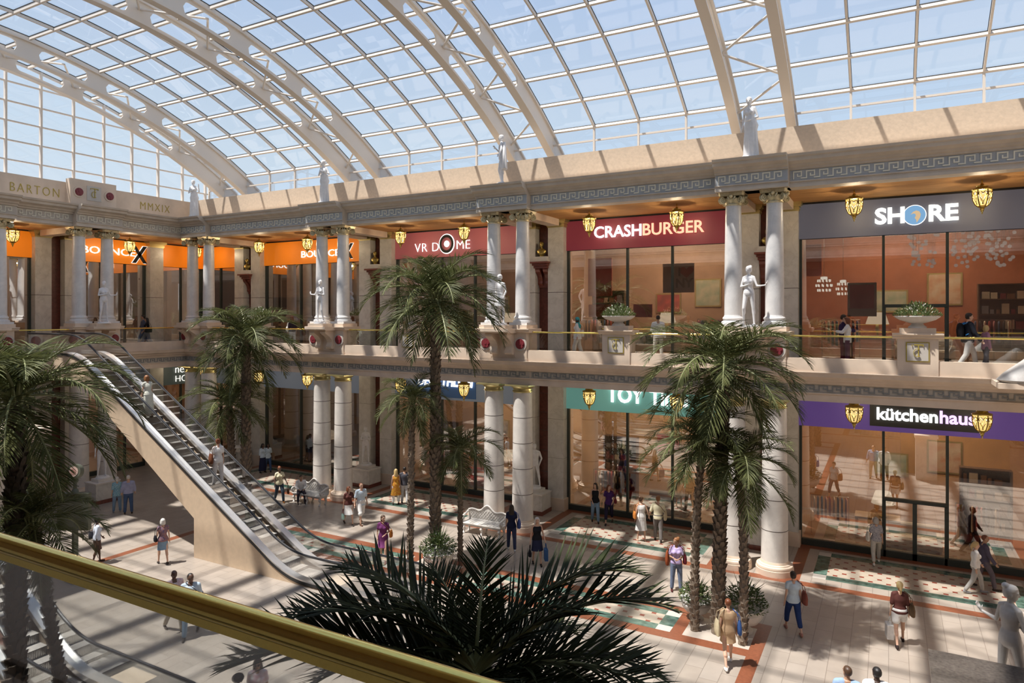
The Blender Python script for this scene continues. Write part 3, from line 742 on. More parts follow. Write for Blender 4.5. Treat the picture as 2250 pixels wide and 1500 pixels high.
room(FL, -33.1, -25.3, 1, wb('a', (.20, .13, .10)), cd, 'brown back wall of the shop below the long wall orange sign', 170)
room(FL, -23.1, -15.3, 1, wb('b', (.16, .10, .08)), cd, 'dark back wall of the shop below the dusty red sign', 170)
room(FL, -13.1, -5.3, 1, wb('c', (.34, .22, .15)), cw, 'warm back wall of the shop below the dark red sign', 330)
room(FL, -3.1, 4.7, 1, wb('d', (.30, .11, .06)), cd, 'russet back wall of the shop below the slate grey sign', 330)
room(FL, -33.1, -25.3, 0, wb('e', (.22, .13, .07)), cd, 'brown back wall of the ground floor shop below the blank grey sign', 130)
room(FL, -23.1, -15.3, 0, wb('f', (.34, .22, .13)), cw, 'tan back wall of the ground floor shop below the blue sign', 200)
room(FL, -13.1, -5.3, 0, wb('g', (.42, .28, .16)), cw, 'tan back wall of the ground floor shop below the teal sign', 300)
room(FL, -3.1, 4.7, 0, wb('h', (.46, .27, .12)), cw, 'honey back wall of the ground floor shop below the purple sign', 230)
room(FL, -38.2, -36.2, 1, wb('i', (.16, .13, .12)), cd, 'dark back wall of the corner shop upstairs', 60)
room(FL, -38.2, -36.2, 0, wb('j', (.35, .22, .11)), cw, 'warm back wall of the corner shop downstairs', 120)
room(FE, 14, 24.5, 1, wb('k', (.15, .12, .11)), cd, 'dark back wall of the end wall shop upstairs', 170)
room(FE, 14, 28, 0, wb('l', (.30, .17, .11)), cw, 'red brown back wall of the end wall shop downstairs', 200)

# things seen through the glass
def shelf_unit(loc, w, h, n, cols, label, rz=0):
    t = thing('shelf_unit', label, 'shelf', loc, rz); mb = MB()
    mb.box(-w / 2, -w / 2 + .05, -.2, .2, 0, h); mb.box(w / 2 - .05, w / 2, -.2, .2, 0, h); mb.box(-w / 2, w / 2, .17, .2, 0, h)
    mb.build('carcass', M['darkwood'], t); R = random.Random(hash(label) % 999 if 0 else len(label))
    for k in range(n + 1):
        z = .08 + (h - .1) * k / n; mb = MB(); mb.box(-w / 2 + .05, w / 2 - .05, -.19, .17, z - .02, z + .02); mb.build('shelf', M['darkwood'], t)
        if k < n:
            mb = MB(); x = -w / 2 + .12
            while x < w / 2 - .3:
                ww = R.uniform(.1, .3); hh = R.uniform(.3, .8) * (h / n - .1); mb.box(x, x + ww, -.14, .1, z + .02, z + .02 + hh, R.randrange(len(cols))); x += ww + R.uniform(.02, .1)
            s = mb.build('goods', cols, t); s['kind'] = 'stuff'
M['darkwood'] = mat('dark shelf wood', (.09, .05, .03), .5, var=.2)
c1 = [flat('goods cream', (.6, .52, .4)), flat('goods brown', (.2, .1, .05)), flat('goods grey', (.25, .25, .27)), M['red']]
for x, z, lab in ((-31.5, 7.21, 'brown display shelf at the left behind the long wall orange sign window'), (-22.0, 7.21, 'brown display shelf at the left behind the dusty red sign window'), (-12.2, 7.21, 'brown display shelf at the left behind the dark red sign window'), (3.9, 7.21, 'brown display shelf at the right behind the slate grey sign window'),
                  (-27.0, .02, 'ground floor display shelf behind the blank grey sign window'), (-21.9, .02, 'ground floor display shelf behind the blue sign window'), (-11.6, .02, 'ground floor display shelf behind the teal sign window'), (3.3, .02, 'ground floor display shelf behind the purple sign window')):
    shelf_unit((x, 32.2, z), 1.7, 3.0, 5, c1, lab)
def table_lamp(loc, label, s=1.0):
    t = thing('table_lamp', label, 'lamp', loc); mb = MB(); mb.lathe([(.12 * s, 0), (.13 * s, .03), (.03 * s, .05), (.03 * s, .16 * s), (.07 * s, .3 * s), (.02 * s, .45 * s)], n=14); mb.build('base', M['gold_soft'], t)
    mb = MB(); mb.lathe([(.34 * s, .42 * s), (.22 * s, .8 * s)], n=20); mb.build('shade', M['lampshade'], t)
M['lampshade'] = emit('lit fabric shade', (1, .80, .58), .9)
def table(loc, w, label, rz=0):
    t = thing('display_table', label, 'table', loc, rz); mb = MB(); mb.box(-w / 2, w / 2, -.45, .45, .82, .9); mb.build('tabletop', M['tablewood'], t)
    for x in (-w / 2 + .06, w / 2 - .06):
        for y in (-.4, .4): q = MB(); q.box(x - .04, x + .04, y - .04, y + .04, 0, .82); q.build('leg', M['tablewood'], t)
M['tablewood'] = mat('pale table wood', (.50, .36, .22), .4, var=.12)
for i, (x, z, lab) in enumerate(((-30.6, 7.21, 'behind the long wall orange sign window'), (-26.4, 7.21, 'at the right below the orange sign'), (-17.5, 7.21, 'behind the dusty red sign window'), (-9.2, 7.21, 'behind the dark red sign window'), (-.6, 7.21, 'behind the slate grey sign window'), (-30.2, .02, 'behind the blank grey sign window'), (-.4, .02, 'behind the purple sign window'), (-17.6, .02, 'behind the blue sign window'))):
    table((x, 31.2, z), 1.6, 'pale display table ' + lab + (' downstairs' if z < 1 else ' upstairs'))
    table_lamp((x + .2, 31.2, z + .9), 'lit table lamp with cream shade ' + lab + (' downstairs' if z < 1 else ' upstairs'), 1.25)
# ceiling light strips
for i, (x0, x1, y, z, lab) in enumerate(((-11.2, -7.2, 31.0, 12.2, 'long light strip behind the dark red sign window'), (-1.3, 2.6, 31.4, 12.2, 'long light strip behind the slate grey sign window'), (2.7, 4.3, 30.6, 12.4, 'short light strip at the right behind the slate grey sign window'), (-20.5, -18.5, 31, 12.3, 'light strip behind the dusty red sign window'))):
    t = thing('strip_light', lab, 'light', ((x0 + x1) / 2, y, z)); w = (x1 - x0) / 2
    mb = MB(); mb.box(-w, w, -.06, .06, 0, .05); mb.build('diffuser', emit('strip diffuser', (1, .9, .75), 5), t)
    mb = MB(); mb.box(-w, w, -.07, .07, .05, .12)
    for q in (-.6, .6): mb.box(q * w - .01, q * w + .01, -.01, .01, .1, 13.25 - z)
    mb.build('housing', M['steel'], t)
# clusters of glass globes, hanging lamps, posters, red drops
def globes(loc, n, label, seed):
    R = random.Random(seed); t = thing('globe_cluster', label, 'pendant light', loc); mb = MB(); cb = MB()
    for k in range(n):
        z = -R.uniform(.1, 2.3); q = .42 * (1 - .25 * abs(z + 1)); x, y = R.uniform(-q, q) * 1.2, R.uniform(-q, q)
        mb.ball((x, y, z), .065, n=10, k=6); cb.tube([(x, y, z + .06), (x, y, 0)], .004, 4)
    g = mb.build('glass_globe', M['globe'], t); g['kind'] = 'stuff'; cb.build('cord', M['steel'], t)
    mb = MB(); mb.lathe([(.55, -.02), (.55, .04)], n=24); mb.build('ceiling_plate', M['steel'], t)
M['globe'] = emit('lit frosted glass globe', (1, .80, .72), .42)
for i, (x, y, n) in enumerate(((1.15, 30.2, 60), (2.5, 30.3, 60), (3.55, 30.2, 60))):
    globes((x, y, 13.1), n, ('left', 'middle', 'right')[i] + ' hanging cluster of glass globes behind the slate grey sign window', 40 + i)
for i, (x, z) in enumerate(((-2.3, 10.2), (-1.6, 10.05))):
    t = thing('crystal_pendant', ('larger', 'smaller')[i] + ' white crystal ball lamp at the left behind the slate grey sign window', 'pendant light', (x, 30.4, z)); mb = MB()
    for k in range(11):
        for j in range(5):
            a = 2 * PI * k / 11; p = -.5 + j * .5; mb.box(-.02, .02, -.02, .02, -.05, .05, 0, lambda X, Y, Z, a=a, p=p: (X + .3 * cos(a) * cos(p * 1.3) * (1 - .15 * i), Y + .3 * sin(a) * cos(p * 1.3) * (1 - .15 * i), Z + .32 * sin(p * 1.3)))
    mb.build('crystals', emit('lit crystals', (1, .95, .85), 1.3), t); mb = MB(); mb.tube([(0, 0, 0), (0, 0, 13.2 - z)], .01, 5); mb.build('cord', M['steel'], t)
def poster(loc, w, h, frame, field, label, txt=None):
    t = thing('poster', label, 'poster', loc); mb = MB(); mb.box(-w / 2, w / 2, -.02, .02, 0, h, 0); mb.box(-w / 2 + .08, w / 2 - .08, -.03, -.02, .3, h - .08, 1); mb.build('board', [flat('poster ' + label[:8], frame), flat('poster f ' + label[:8], field)], t)
poster((-.9, 29.6, 8.95), 1.0, 1.3, (.6, .55, .5), (.45, .05, .08), 'red and white poster in the window below the slate grey sign')
poster((-2.75, 30.6, 10.6), .7, 1.3, (.4, .1, .1), (.5, .15, .12), 'tall red poster at the left edge below the slate grey sign')
poster((-12.0, 30.4, 9.9), 1.2, 1.8, (.5, .07, .08), (.42, .05, .06), 'big red poster at the left behind the dark red sign window')
poster((-11.9, 30.1, 8.9), 1.1, .6, (.5, .04, .06), (.55, .06, .07), 'low red panel at the left behind the dark red sign window')
poster((-9.9, 30.4, 8.9), .9, .6, (.5, .04, .06), (.55, .06, .07), 'low red panel in the middle behind the dark red sign window')
t = thing('city_poster', 'grey poster of capital letters and a red heart behind the dark red sign window', 'poster', (-8.2, 30.2, 10.0)); mb = MB(); mb.box(-.7, .7, 0, .03, 0, 1.3, 0)
text_mb(mb, 'I', lambda u, v, w: (.05 + u, -.01 - w, .9 + v), .5, 1, .02, .005, 1); text_mb(mb, 'NY', lambda u, v, w: (.25 + u, -.01 - w, .4 + v), .55, 1, .02, .005, 1)
hp = [(.36 + .02 * 16 * sin(a) ** 3, .92 + .02 * (13 * cos(a) - 5 * cos(2 * a) - 2 * cos(3 * a) - cos(4 * a)) * .9) for a in [2 * PI * i / 24 for i in range(24)]]
mb.add([(x, -.012, z) for x, z in hp], [tuple(range(24))], 2); mb.build('board', [flat('poster grey', (.35, .32, .30)), M['black'], M['red']], t)

# more furnishings behind the glass
def sofa(loc, label, m, rz=0):
    t = thing('sofa', label, 'sofa', loc, rz)
    for nm, b in (('seat', (-.8, .8, -.4, .4, .12, .45)), ('backrest', (-.95, .95, .3, .5, .1, .85)), ('armrest', (-.98, -.8, -.42, .45, .1, .62)), ('armrest', (.8, .98, -.42, .45, .1, .62))):
        q = MB(); x0, x1, y0, y1, z0, z1 = b; q.prism([(y0, z0), (y1, z0), (y1, z1 - .06), (y1 - .05, z1), (y0 + .06, z1), (y0, z1 - .07)], x0, x1); q.build(nm, m, t)
    q = MB()
    for x in (-.85, .85):
        for y in (-.34, .4): q.box(x - .03, x + .03, y - .03, y + .03, 0, .12)
    q.build('feet', M['darkwood'], t)
def clothes_rack(loc, label, cols, rz=0):
    t = thing('clothes_rack', label, 'clothes rack', loc, rz); q = MB(); q.tube([(-.7, 0, .02), (-.7, 0, 1.6), (.7, 0, 1.6), (.7, 0, .02)], .02, 8)
    for x in (-.7, .7): q.tube([(x, -.25, .02), (x, .25, .02)], .02, 6)
    q.build('rail_frame', M['steel'], t); R = random.Random(len(label))
    for k in range(9):
        x = -.6 + k * .15; w = R.uniform(.17, .24); h = R.uniform(.7, 1.05); q = MB()
        q.loft([((x, 0, 1.55 - h), .045, w), ((x, 0, 1.3), .035, w * .8), ((x, 0, 1.5), .04, w * .95), ((x, 0, 1.56), .02, .05)], 12); q.build('garment', cols[k % len(cols)], t)
def picture(loc, w, h, col1, label):
    t = thing('framed_picture', label, 'picture', loc); q = MB(); q.box(-w / 2, w / 2, -.03, .0, 0, h); q.build('frame', M['gold_soft'], t); q = MB(); q.box(-w / 2 + .07, w / 2 - .07, -.04, -.02, .07, h - .07); q.build('canvas', col1, t)
gc = [flat('garment red', (.40, .06, .05)), flat('garment cream', (.62, .55, .45)), flat('garment black', (.03, .03, .035)), flat('garment blue', (.10, .16, .28)), flat('garment pink', (.55, .25, .25))]
sc_ = [mat('purple sofa cloth', (.10, .06, .13), .7), mat('red sofa cloth', (.36, .04, .06), .7), mat('grey sofa cloth', (.22, .21, .21), .7), mat('cream sofa cloth', (.55, .48, .38), .7)]
cv = [mat('abstract canvas ' + str(i), a, .6, col2=b, scale=2.5) for i, (a, b) in enumerate((((.45, .20, .10), (.60, .52, .40)), ((.10, .12, .16), (.45, .40, .35)), ((.50, .10, .08), (.15, .05, .05)), ((.20, .30, .22), (.55, .50, .38))))]
for i, (c, z, nm) in enumerate(((-34.2, 7.212, 'behind the orange sign window upstairs'), (-24.2, 7.212, 'behind the dusty red sign window'), (-14.2, 7.212, 'behind the dark red sign window'), (-4.2, 7.212, 'behind the slate grey sign window'),
                                (-34.2, .014, 'behind the blank grey sign window'), (-24.2, .014, 'behind the blue sign window'), (-14.2, .014, 'behind the teal sign window'), (-4.2, .014, 'behind the purple sign window'))):
    dx = (0, .4, -.3, .2, .3, 0, .2, -.2)[i]
    sofa((c + 5.2 + dx, 30.6, z), ('purple', 'red', 'grey', 'cream')[i % 4] + ' sofa ' + nm, sc_[i % 4])
    clothes_rack((c + 2.3 + dx, 30.7, z), 'rack of hanging clothes at the left ' + nm, gc[i % 3:] + gc[:i % 3], .2)
    clothes_rack((c + 7.4 + dx, 31.9, z), 'rack of hanging clothes at the right ' + nm, gc[::-1], -.15)
    for k in range(2): picture((c + 4.3 + 2.0 * k, 34.58, z + 1.9 + .3 * k), 1.3, 1.0 + .4 * k, cv[(i + k) % 4], ('left', 'right')[k] + ' gilt framed picture on the back wall ' + nm)
def banner(x0, x1, z, label):
    t = thing('window_banner', label, 'banner', ((x0 + x1) / 2, 29.3, z)); w = (x1 - x0) / 2; q = MB(); q.box(-w, w, 0, .02, 0, .62, 0)
    text_mb(q, 'STYLE', lambda u, v, ww: (-w * .45 + u, -.012 - ww, .31 + v), .50, 1.0, -.012, .006, 1, sp=1.5); q.build('band', [flat('banner grey', (.36, .33, .31)), flat('banner letter', (.18, .15, .14))], t)
banner(-32.8, -25.5, 9.45, 'grey band with capital letters across the orange sign window upstairs')
banner(-32.8, -25.5, .95, 'grey band with capital letters across the blank grey sign window')
# ------------------------------------------------------------------ lanterns
def lantern():
    t = thing('lantern', 'x', 'lantern', (0, 0, -60), group='gold lanterns'); mb = MB()
    mb.lathe([(.02, .0), (.02, .30), (.045, .31), (.02, .33)], n=10); mb.tube([(0, 0, .3), (0, 0, .32)], .05, 10); mb.build('hanging_rod', M['gold'], t)
    mb = MB(); mb.lathe([(.29, -.10), (.30, -.07), (.27, -.04), (.2, -.03), (.16, .01), (.17, .04), (.06, .07), (.04, .12)], n=16); mb.build('crown', M['gold'], t)
    mb = MB(); mb.lathe([(.24, -.10), (.245, -.25), (.22, -.42), (.16, -.56), (.09, -.62)], n=16); mb.build('glass_body', M['lampglass'], t)
    mb = MB(); prof = [(.262, -.10), (.27, -.25), (.245, -.42), (.185, -.56), (.11, -.63)]
    for k in range(6):
        a = 2 * PI * k / 6
        mb.tube([(r * cos(a), r * sin(a), z) for r, z in prof], .02, 6)
        b = a + PI / 6
        for s in (-1, 1):                     # scrolls between the ribs
            pts = []
            for i in range(15):
                q = i / 14 * 1.5 * PI; rr = .075 * (1 - i / 22); u = s * (.085 - rr * cos(q)); z = -.24 + rr * 1.3 * sin(q) - .0 * i
                R_ = .262; pts.append((R_ * cos(b + u * 3.4), R_ * sin(b + u * 3.4), z))
            mb.tube(pts, .013, 5)
            pts = [((.25 - .02 * i) * cos(b + s * (.30 - .1 * i)), (.25 - .02 * i) * sin(b + s * (.30 - .1 * i)), -.34 - .055 * i) for i in range(5)]
            mb.tube(pts, .013, 5)
    mb.build('scroll_cage', M['cage'], t)
    mb = MB(); mb.lathe([(.12, -.60), (.13, -.63), (.10, -.66), (.06, -.68), (.07, -.71), (.045, -.74), (.05, -.77), (.02, -.80), (.025, -.83), (.003, -.88)], n=14); mb.build('finial', M['gold'], t)
    return t
LA = lantern(); LN = []
ul = {-29.2: 'before the orange sign of the long wall', -19.2: 'before the dusty red sign', -9.2: 'before the dark red sign', .8: 'before the slate grey sign'}
ll = {-29.2: 'before the blank grey lower sign', -19.2: 'before the blue lower sign', -9.2: 'before the teal lower sign', .8: 'before the purple lower sign'}
for c in MIDS:
    for s, w in ((-1.86, 'left'), (1.86, 'right')):
        LN.append(((c + s, 26.8, 13.15), f'{w} gold lantern hanging {ul[c]}')); LN.append(((c + s, 26.8, 5.86), f'{w} gold lantern hanging {ll[c]}'))
LN += [((-37.0, 17.2, 13.15), 'gold lantern hanging at the far left of the end wall upstairs'), ((-37.0, 23.0, 13.15), 'gold lantern hanging before the black X upstairs'), ((-37.0, 27.2, 13.15), 'gold lantern hanging behind the corner columns upstairs'),
       ((-37.0, 23.0, 5.86), 'gold lantern hanging beyond the escalator downstairs'), ((-37.0, 27.2, 5.86), 'gold lantern hanging behind the corner columns downstairs')]
for i, (p, l) in enumerate(LN):
    if i == 0: LA.location = p; LA['label'] = l; o = LA
    else: o = dup(LA, p, 0, l)
    P = bpy.data.lights.new('lantern_glow', 'POINT'); P.energy = 175 if p[2] > 9 else 70; P.color = (1, .87, .70); P.shadow_soft_size = .07
    q = bpy.data.objects.new('lantern_glow', P); COL.objects.link(q); q.location = (p[0], p[1], p[2] - .28)
# ------------------------------------------------------------------ the glass vault
YC, ZC, RG = 13.0, -6.6, 28.0
arc = lambda a, r=RG: (YC + r * sin(a), ZC + r * cos(a))
A0 = rad(31.7); STEP = rad(3.17); XL, XR = -36.5, 9.8
angs = [A0 - STEP * k for k in range(21)]
mb = MB(); n = len(angs)
xs_ = [XL] + [c + d for c in [-34.2, -24.2, -14.2, -4.2, 5.8] for d in (-1, 1, 3, 5, 7)]
xs_ = sorted(set(round(x, 3) for x in xs_ if XL <= x <= XR))
for i in range(len(xs_) - 1):
    for j in range(n - 1):
        y0, z0 = arc(angs[j], RG + .06); y1, z1 = arc(angs[j + 1], RG + .06)
        mb.add([(xs_[i], y0, z0), (xs_[i + 1], y0, z0), (xs_[i + 1], y1, z1), (xs_[i], y1, z1)], [(0, 1, 2, 3)])
    y0, z0 = arc(A0, RG + .06); mb.box(xs_[i], xs_[i + 1], y0 - .005, y0 + .005, 15.5, z0)
    y1, z1 = arc(angs[-1], RG + .06); mb.box(xs_[i], xs_[i + 1], y1 - .005, y1 + .005, 15.5, z1)
roof = struct('ceiling_glass', mb, M['roofglass'], 'vaulted roof glazing of blue tinted panes', 'glass roof')
def bar(mb, pts, w, h, m=0):
    """box section along pts in a plane of constant x: w along x, h along the radius"""
    vs = []; k = len(pts)
    for (x, y, z) in pts:
        d = Vector((0, y - YC, z - ZC)).normalized()
        for sx, sh in ((-1, 0), (1, 0), (1, -1), (-1, -1)): vs.append((x + sx * w / 2, y + d.y * sh * h, z + d.z * sh * h))
    fs = [(0, 3, 2, 1), (4 * k - 4, 4 * k - 3, 4 * k - 2, 4 * k - 1)]
    for j in range(k - 1):
        for i in range(4): fs.append((4 * j + i, 4 * j + (i + 1) % 4, 4 * j + 4 + (i + 1) % 4, 4 * j + 4 + i))
    mb.add(vs, fs, m)
bars = [x for x in xs_]
for x in bars:
    mb = MB(); bar(mb, [(x, *arc(a, RG + .04)) for a in angs], .07, .14, 0); bar(mb, [(x, *arc(a, RG + .05)) for a in angs], .10, .03, 1)
    for a in (angs[0], angs[-1]):
        y, z = arc(a, RG); mb.box(x - .04, x + .04, y - .07, y + .03, 15.4, z + .02, 0)
    mb.build('glazing_bar', [M['white_steel'], M['gasket']], roof)
for k, a in enumerate(angs):
    y, z = arc(a, RG - .02); d = Vector((0, sin(a), cos(a))); t_ = Vector((0, cos(a), -sin(a)))
    mb = MB(); vs = []
    for x in (XL, XR):
        for sy, sz in ((-.045, .03), (.045, .03), (.045, -.10), (-.045, -.10)): p = Vector((x, y, z)) + t_ * sy + d * sz; vs.append(p)
    mb.add(vs, [(0, 1, 2, 3), (4, 7, 6, 5), (0, 4, 5, 1), (1, 5, 6, 2), (2, 6, 7, 3), (3, 7, 4, 0)]); vs = []
    for x in (XL, XR):
        for sy, sz in ((-.06, .06), (.06, .06), (.06, .03), (-.06, .03)): p = Vector((x, y, z)) + t_ * sy + d * sz; vs.append(p)
    mb.add(vs, [(0, 1, 2, 3), (4, 7, 6, 5), (0, 4, 5, 1), (1, 5, 6, 2), (2, 6, 7, 3), (3, 7, 4, 0)], 1)
    mb.build('purlin', [M['white_steel'], M['gasket']], roof)
for y in (arc(A0)[0], arc(angs[-1])[0]):
    mb = MB(); mb.box(XL, XR, y - .06, y + .02, 16.55, 16.62); mb.build('transom', M['white_steel'], roof)

# paired arched trusses with slotted webs
RI, RO = 26.95, 27.86
def truss(x, parent):
    A = rad(35.2); mb = MB(); n = 60; pa = [A - 2 * A * i / n for i in range(n + 1)]
    bar(mb, [(x, *arc(a, RI + .07)) for a in pa], .34, .09); bar(mb, [(x, *arc(a, RO)) for a in pa], .26, .08)
    # web with long slots: solid at the feet and between the slots
    sl = rad(3.17); W_ = .07
    def quad(a0, a1, r0, r1):
        k = max(1, int(abs(a1 - a0) / rad(.8)))
        for i in range(k):
            b0 = a0 + (a1 - a0) * i / k; b1 = a0 + (a1 - a0) * (i + 1) / k
            vs = [(x + s * W_ / 2, *arc(b, r)) for s in (-1, 1) for b, r in ((b0, r0), (b1, r0), (b1, r1), (b0, r1))]
            mb.add(vs, [(0, 1, 2, 3), (7, 6, 5, 4), (0, 4, 5, 1), (2, 6, 7, 3), (1, 5, 6, 2), (0, 3, 7, 4)])
    for sgn in (1, -1):
        quad(sgn * A, sgn * rad(25.36), RI + .05, RO - .05)
    na = 8; lo = rad(25.36); pitch = 2 * lo / na
    for i in range(na):
        c = lo - pitch * (i + .5); h = pitch / 2
        g0 = c + h - .016; g1 = c - h + .016                      # slot limits
        rm, rs = (RI + RO) / 2 - .0, .27
        quad(c + h, g0, RI + .05, RO - .05); quad(g1, c - h, RI + .05, RO - .05)
        prof = []
        m_ = 26
        for q in range(m_ + 1):
            b = g0 + (g1 - g0) * q / m_; e = min(abs(b - g0), abs(b - g1)) / (rs / rm)
            prof.append((b, rs * math.sqrt(max(0, 1 - (1 - min(e, 1)) ** 2))))
        for (b0, s0), (b1, s1) in zip(prof[:-1], prof[1:]):
            for r0a, r0b, r1a, r1b in ((RI + .05, rm - s0, RI + .05, rm - s1), (rm + s0, RO - .05, rm + s1, RO - .05)):
                vs = [(x + s * W_ / 2, *arc(b, r)) for s in (-1, 1) for b, r in ((b0, r0a), (b1, r1a), (b1, r1b), (b0, r0b))]
                mb.add(vs, [(0, 1, 2, 3), (7, 6, 5, 4), (0, 4, 5, 1), (2, 6, 7, 3)])
    mb.build('arched_truss', M['white_steel'], parent)
for c in PAIRS:
    t = thing('roof_truss', 'pair of arched white trusses above the columns ' + (upn.get(c) or 'beyond the right edge'), 'truss', (c, 13, 15.4), kind='structure')
    inv = Vector((c, 13, 15.4))
    kids = []
    for x in (c - 1, c + 1):
        if x < XR: truss(x, t)
    mb = MB(); na = 8; lo = rad(25.36); pitch = 2 * lo / na; r = RI + .55
    nodes = [rad(31.7)] + [lo - pitch * i for i in range(na + 1)] + [-rad(31.7)]
    for i in range(len(nodes) - 1):
        am = (nodes[i] + nodes[i + 1]) / 2
        y0, z0 = arc(nodes[i], r); y1, z1 = arc(am, r); y2, z2 = arc(nodes[i + 1], r)
        mb.tube([(c - 1, y0, z0), (c + 1, y1, z1)], .045, 8); mb.tube([(c + 1, y1, z1), (c - 1, y2, z2)], .045, 8)
    if c + 1 < XR: mb.build('zigzag_brace', M['white_steel'], t)
    mb = MB()
    for x in (c - 1, c + 1):
        for s in (1, -1):
            ya, za = arc(s * rad(33), RI); mb.box(x - .22, x + .22, min(ya, ya + s * 1.6), max(ya, ya + s * 1.6), 15.3, 15.72)
    mb.build('foot_plate', M['white_steel'], t)
    for ch in t.children: ch.location = -inv

# gable glazing over the end wall
mb = MB(); gx = XL; top = lambda y: ZC + math.sqrt(RG ** 2 - (y - YC) ** 2)
ys = [16.66 + 1.535 * k for k in range(-14, 8)]
for i in range(len(ys) - 1):
    y0, y1 = max(ys[i], -1.6), min(ys[i + 1], 27.6)
    if y1 <= y0: continue
    mb.add([(gx - .02, y0, 15.4), (gx - .02, y1, 15.4), (gx - .02, y1, top(y1)), (gx - .02, y0, top(y0))], [(0, 1, 2, 3)])
g = struct('window_gable', mb, M['roofglass'], 'gable glazing in square panes above the shaded end wall', 'window')
mb = MB()
for y in ys:
    if -1.6 < y < 27.6: mb.box(gx - .07, gx + .09, y - .045, y + .045, 15.4, top(y))
mb.build('mullion', M['white_steel'], g)
mb = MB()
for k in range(7):
    z = 15.45 + .925 * k; h = math.sqrt(max(0, RG ** 2 - (z - ZC) ** 2)); mb.box(gx - .05, gx + .05, max(-1.6, YC - h), min(27.6, YC + h), z - .03, z + .03)
mb.build('transom', M['white_steel'], g)

# near side of the hall, around the camera: slab, walls and an added opaque roof strip for shade
mb = MB(); mb.prism(LOW, -35.4, XMAX, FN); mb.box(-36, XMAX, -8, .9, 6.12, 7.2)
struct('floor_gallery', mb, M['stone'], 'near gallery floor and balcony edge below the brass rail', 'floor')
mb = MB(); mb.prism(UP, -36, XMAX, FN); mb.box(-36, XMAX, -3.2, .3, 13.40, 13.55)
struct('trim_5', mb, M['stone_grey'], 'upper entablature of the near gallery', 'entablature')
mb = MB(); mb.box(-36, XMAX, -.8, -.3, 14.3, 15.76); mb.box(-36, XMAX, -2.4, -.3, 15.3, 15.5)
struct('wall_front_parapet', mb, M['stone_rough'], 'parapet of the near gallery')
mb = MB(); mb.box(-36, XMAX, -3.3, -3.1, 7.2, 13.5, 0); mb.box(-36, XMAX, -3.3, -3.1, 0, 6.2, 1)
struct('wall_front', mb, [mat('brown gallery wall', (.17, .10, .07), .6, var=.3, scale=.6), mat('tan gallery wall', (.40, .27, .17), .6, var=.2, scale=.6)], 'shop wall of the near gallery behind the viewer')
mb = MB(); mb.box(XMAX, XMAX + .3, -3, 36, 0, 15.5); mb.box(-45.5, -45, 6, 36, 0, 14); mb.box(-46, 9, 36, 36.3, 0, 14); mb.box(-46, -36, -3, 6, 0, 15.5)
struct('wall_right', mb, M['stone'], 'outer walls of the hall')
mb = MB()
for i in range(20, 13, -1):
    pass
pa = [-rad(31.7) + rad(1.2) * k for k in range(11)]
for a, b in zip(pa[:-1], pa[1:]):
    y0, z0 = arc(a, RG + .12); y1, z1 = arc(b, RG + .12); y2, z2 = arc(a, RG + .3); y3, z3 = arc(b, RG + .3)
    vs = [(x, y, z) for x in (-15.5, XMAX + .5) for y, z in ((y0, z0), (y1, z1), (y3, z3), (y2, z2))]
    mb.add(vs, [(0, 1, 2, 3), (7, 6, 5, 4), (0, 4, 5, 1), (2, 6, 7, 3), (0, 3, 7, 4), (1, 5, 6, 2)])
struct('roof_shade_strip', mb, M['white_steel'], 'added opaque roof strip that shades the near gallery and palm', 'roof')  # added out of view to keep sun off the near palm
# brass rail and its glass in front of the viewer
t = thing('glass_balustrade', 'near glass balustrade with a thick brass handrail crossing the foreground', 'balustrade', (-3, 1.08, 7.55))
mb = MB(); k = 400; mb.tube([(-9 + 12.0 * i / k, 0, .75) for i in range(k + 1)], .0275, 40); mb.build('handrail', M['brass'], t)
mb = MB(); mb.box(-9, 3, -.006, .006, -.45, .735); mb.build('glass_panel', M['railglass'], t)
# brass sleeve that carries the glass
mb = MB(); mb.box(-9, 3, -.012, .012, .705, .735); mb.build('glazing_channel', M['brass'], t)

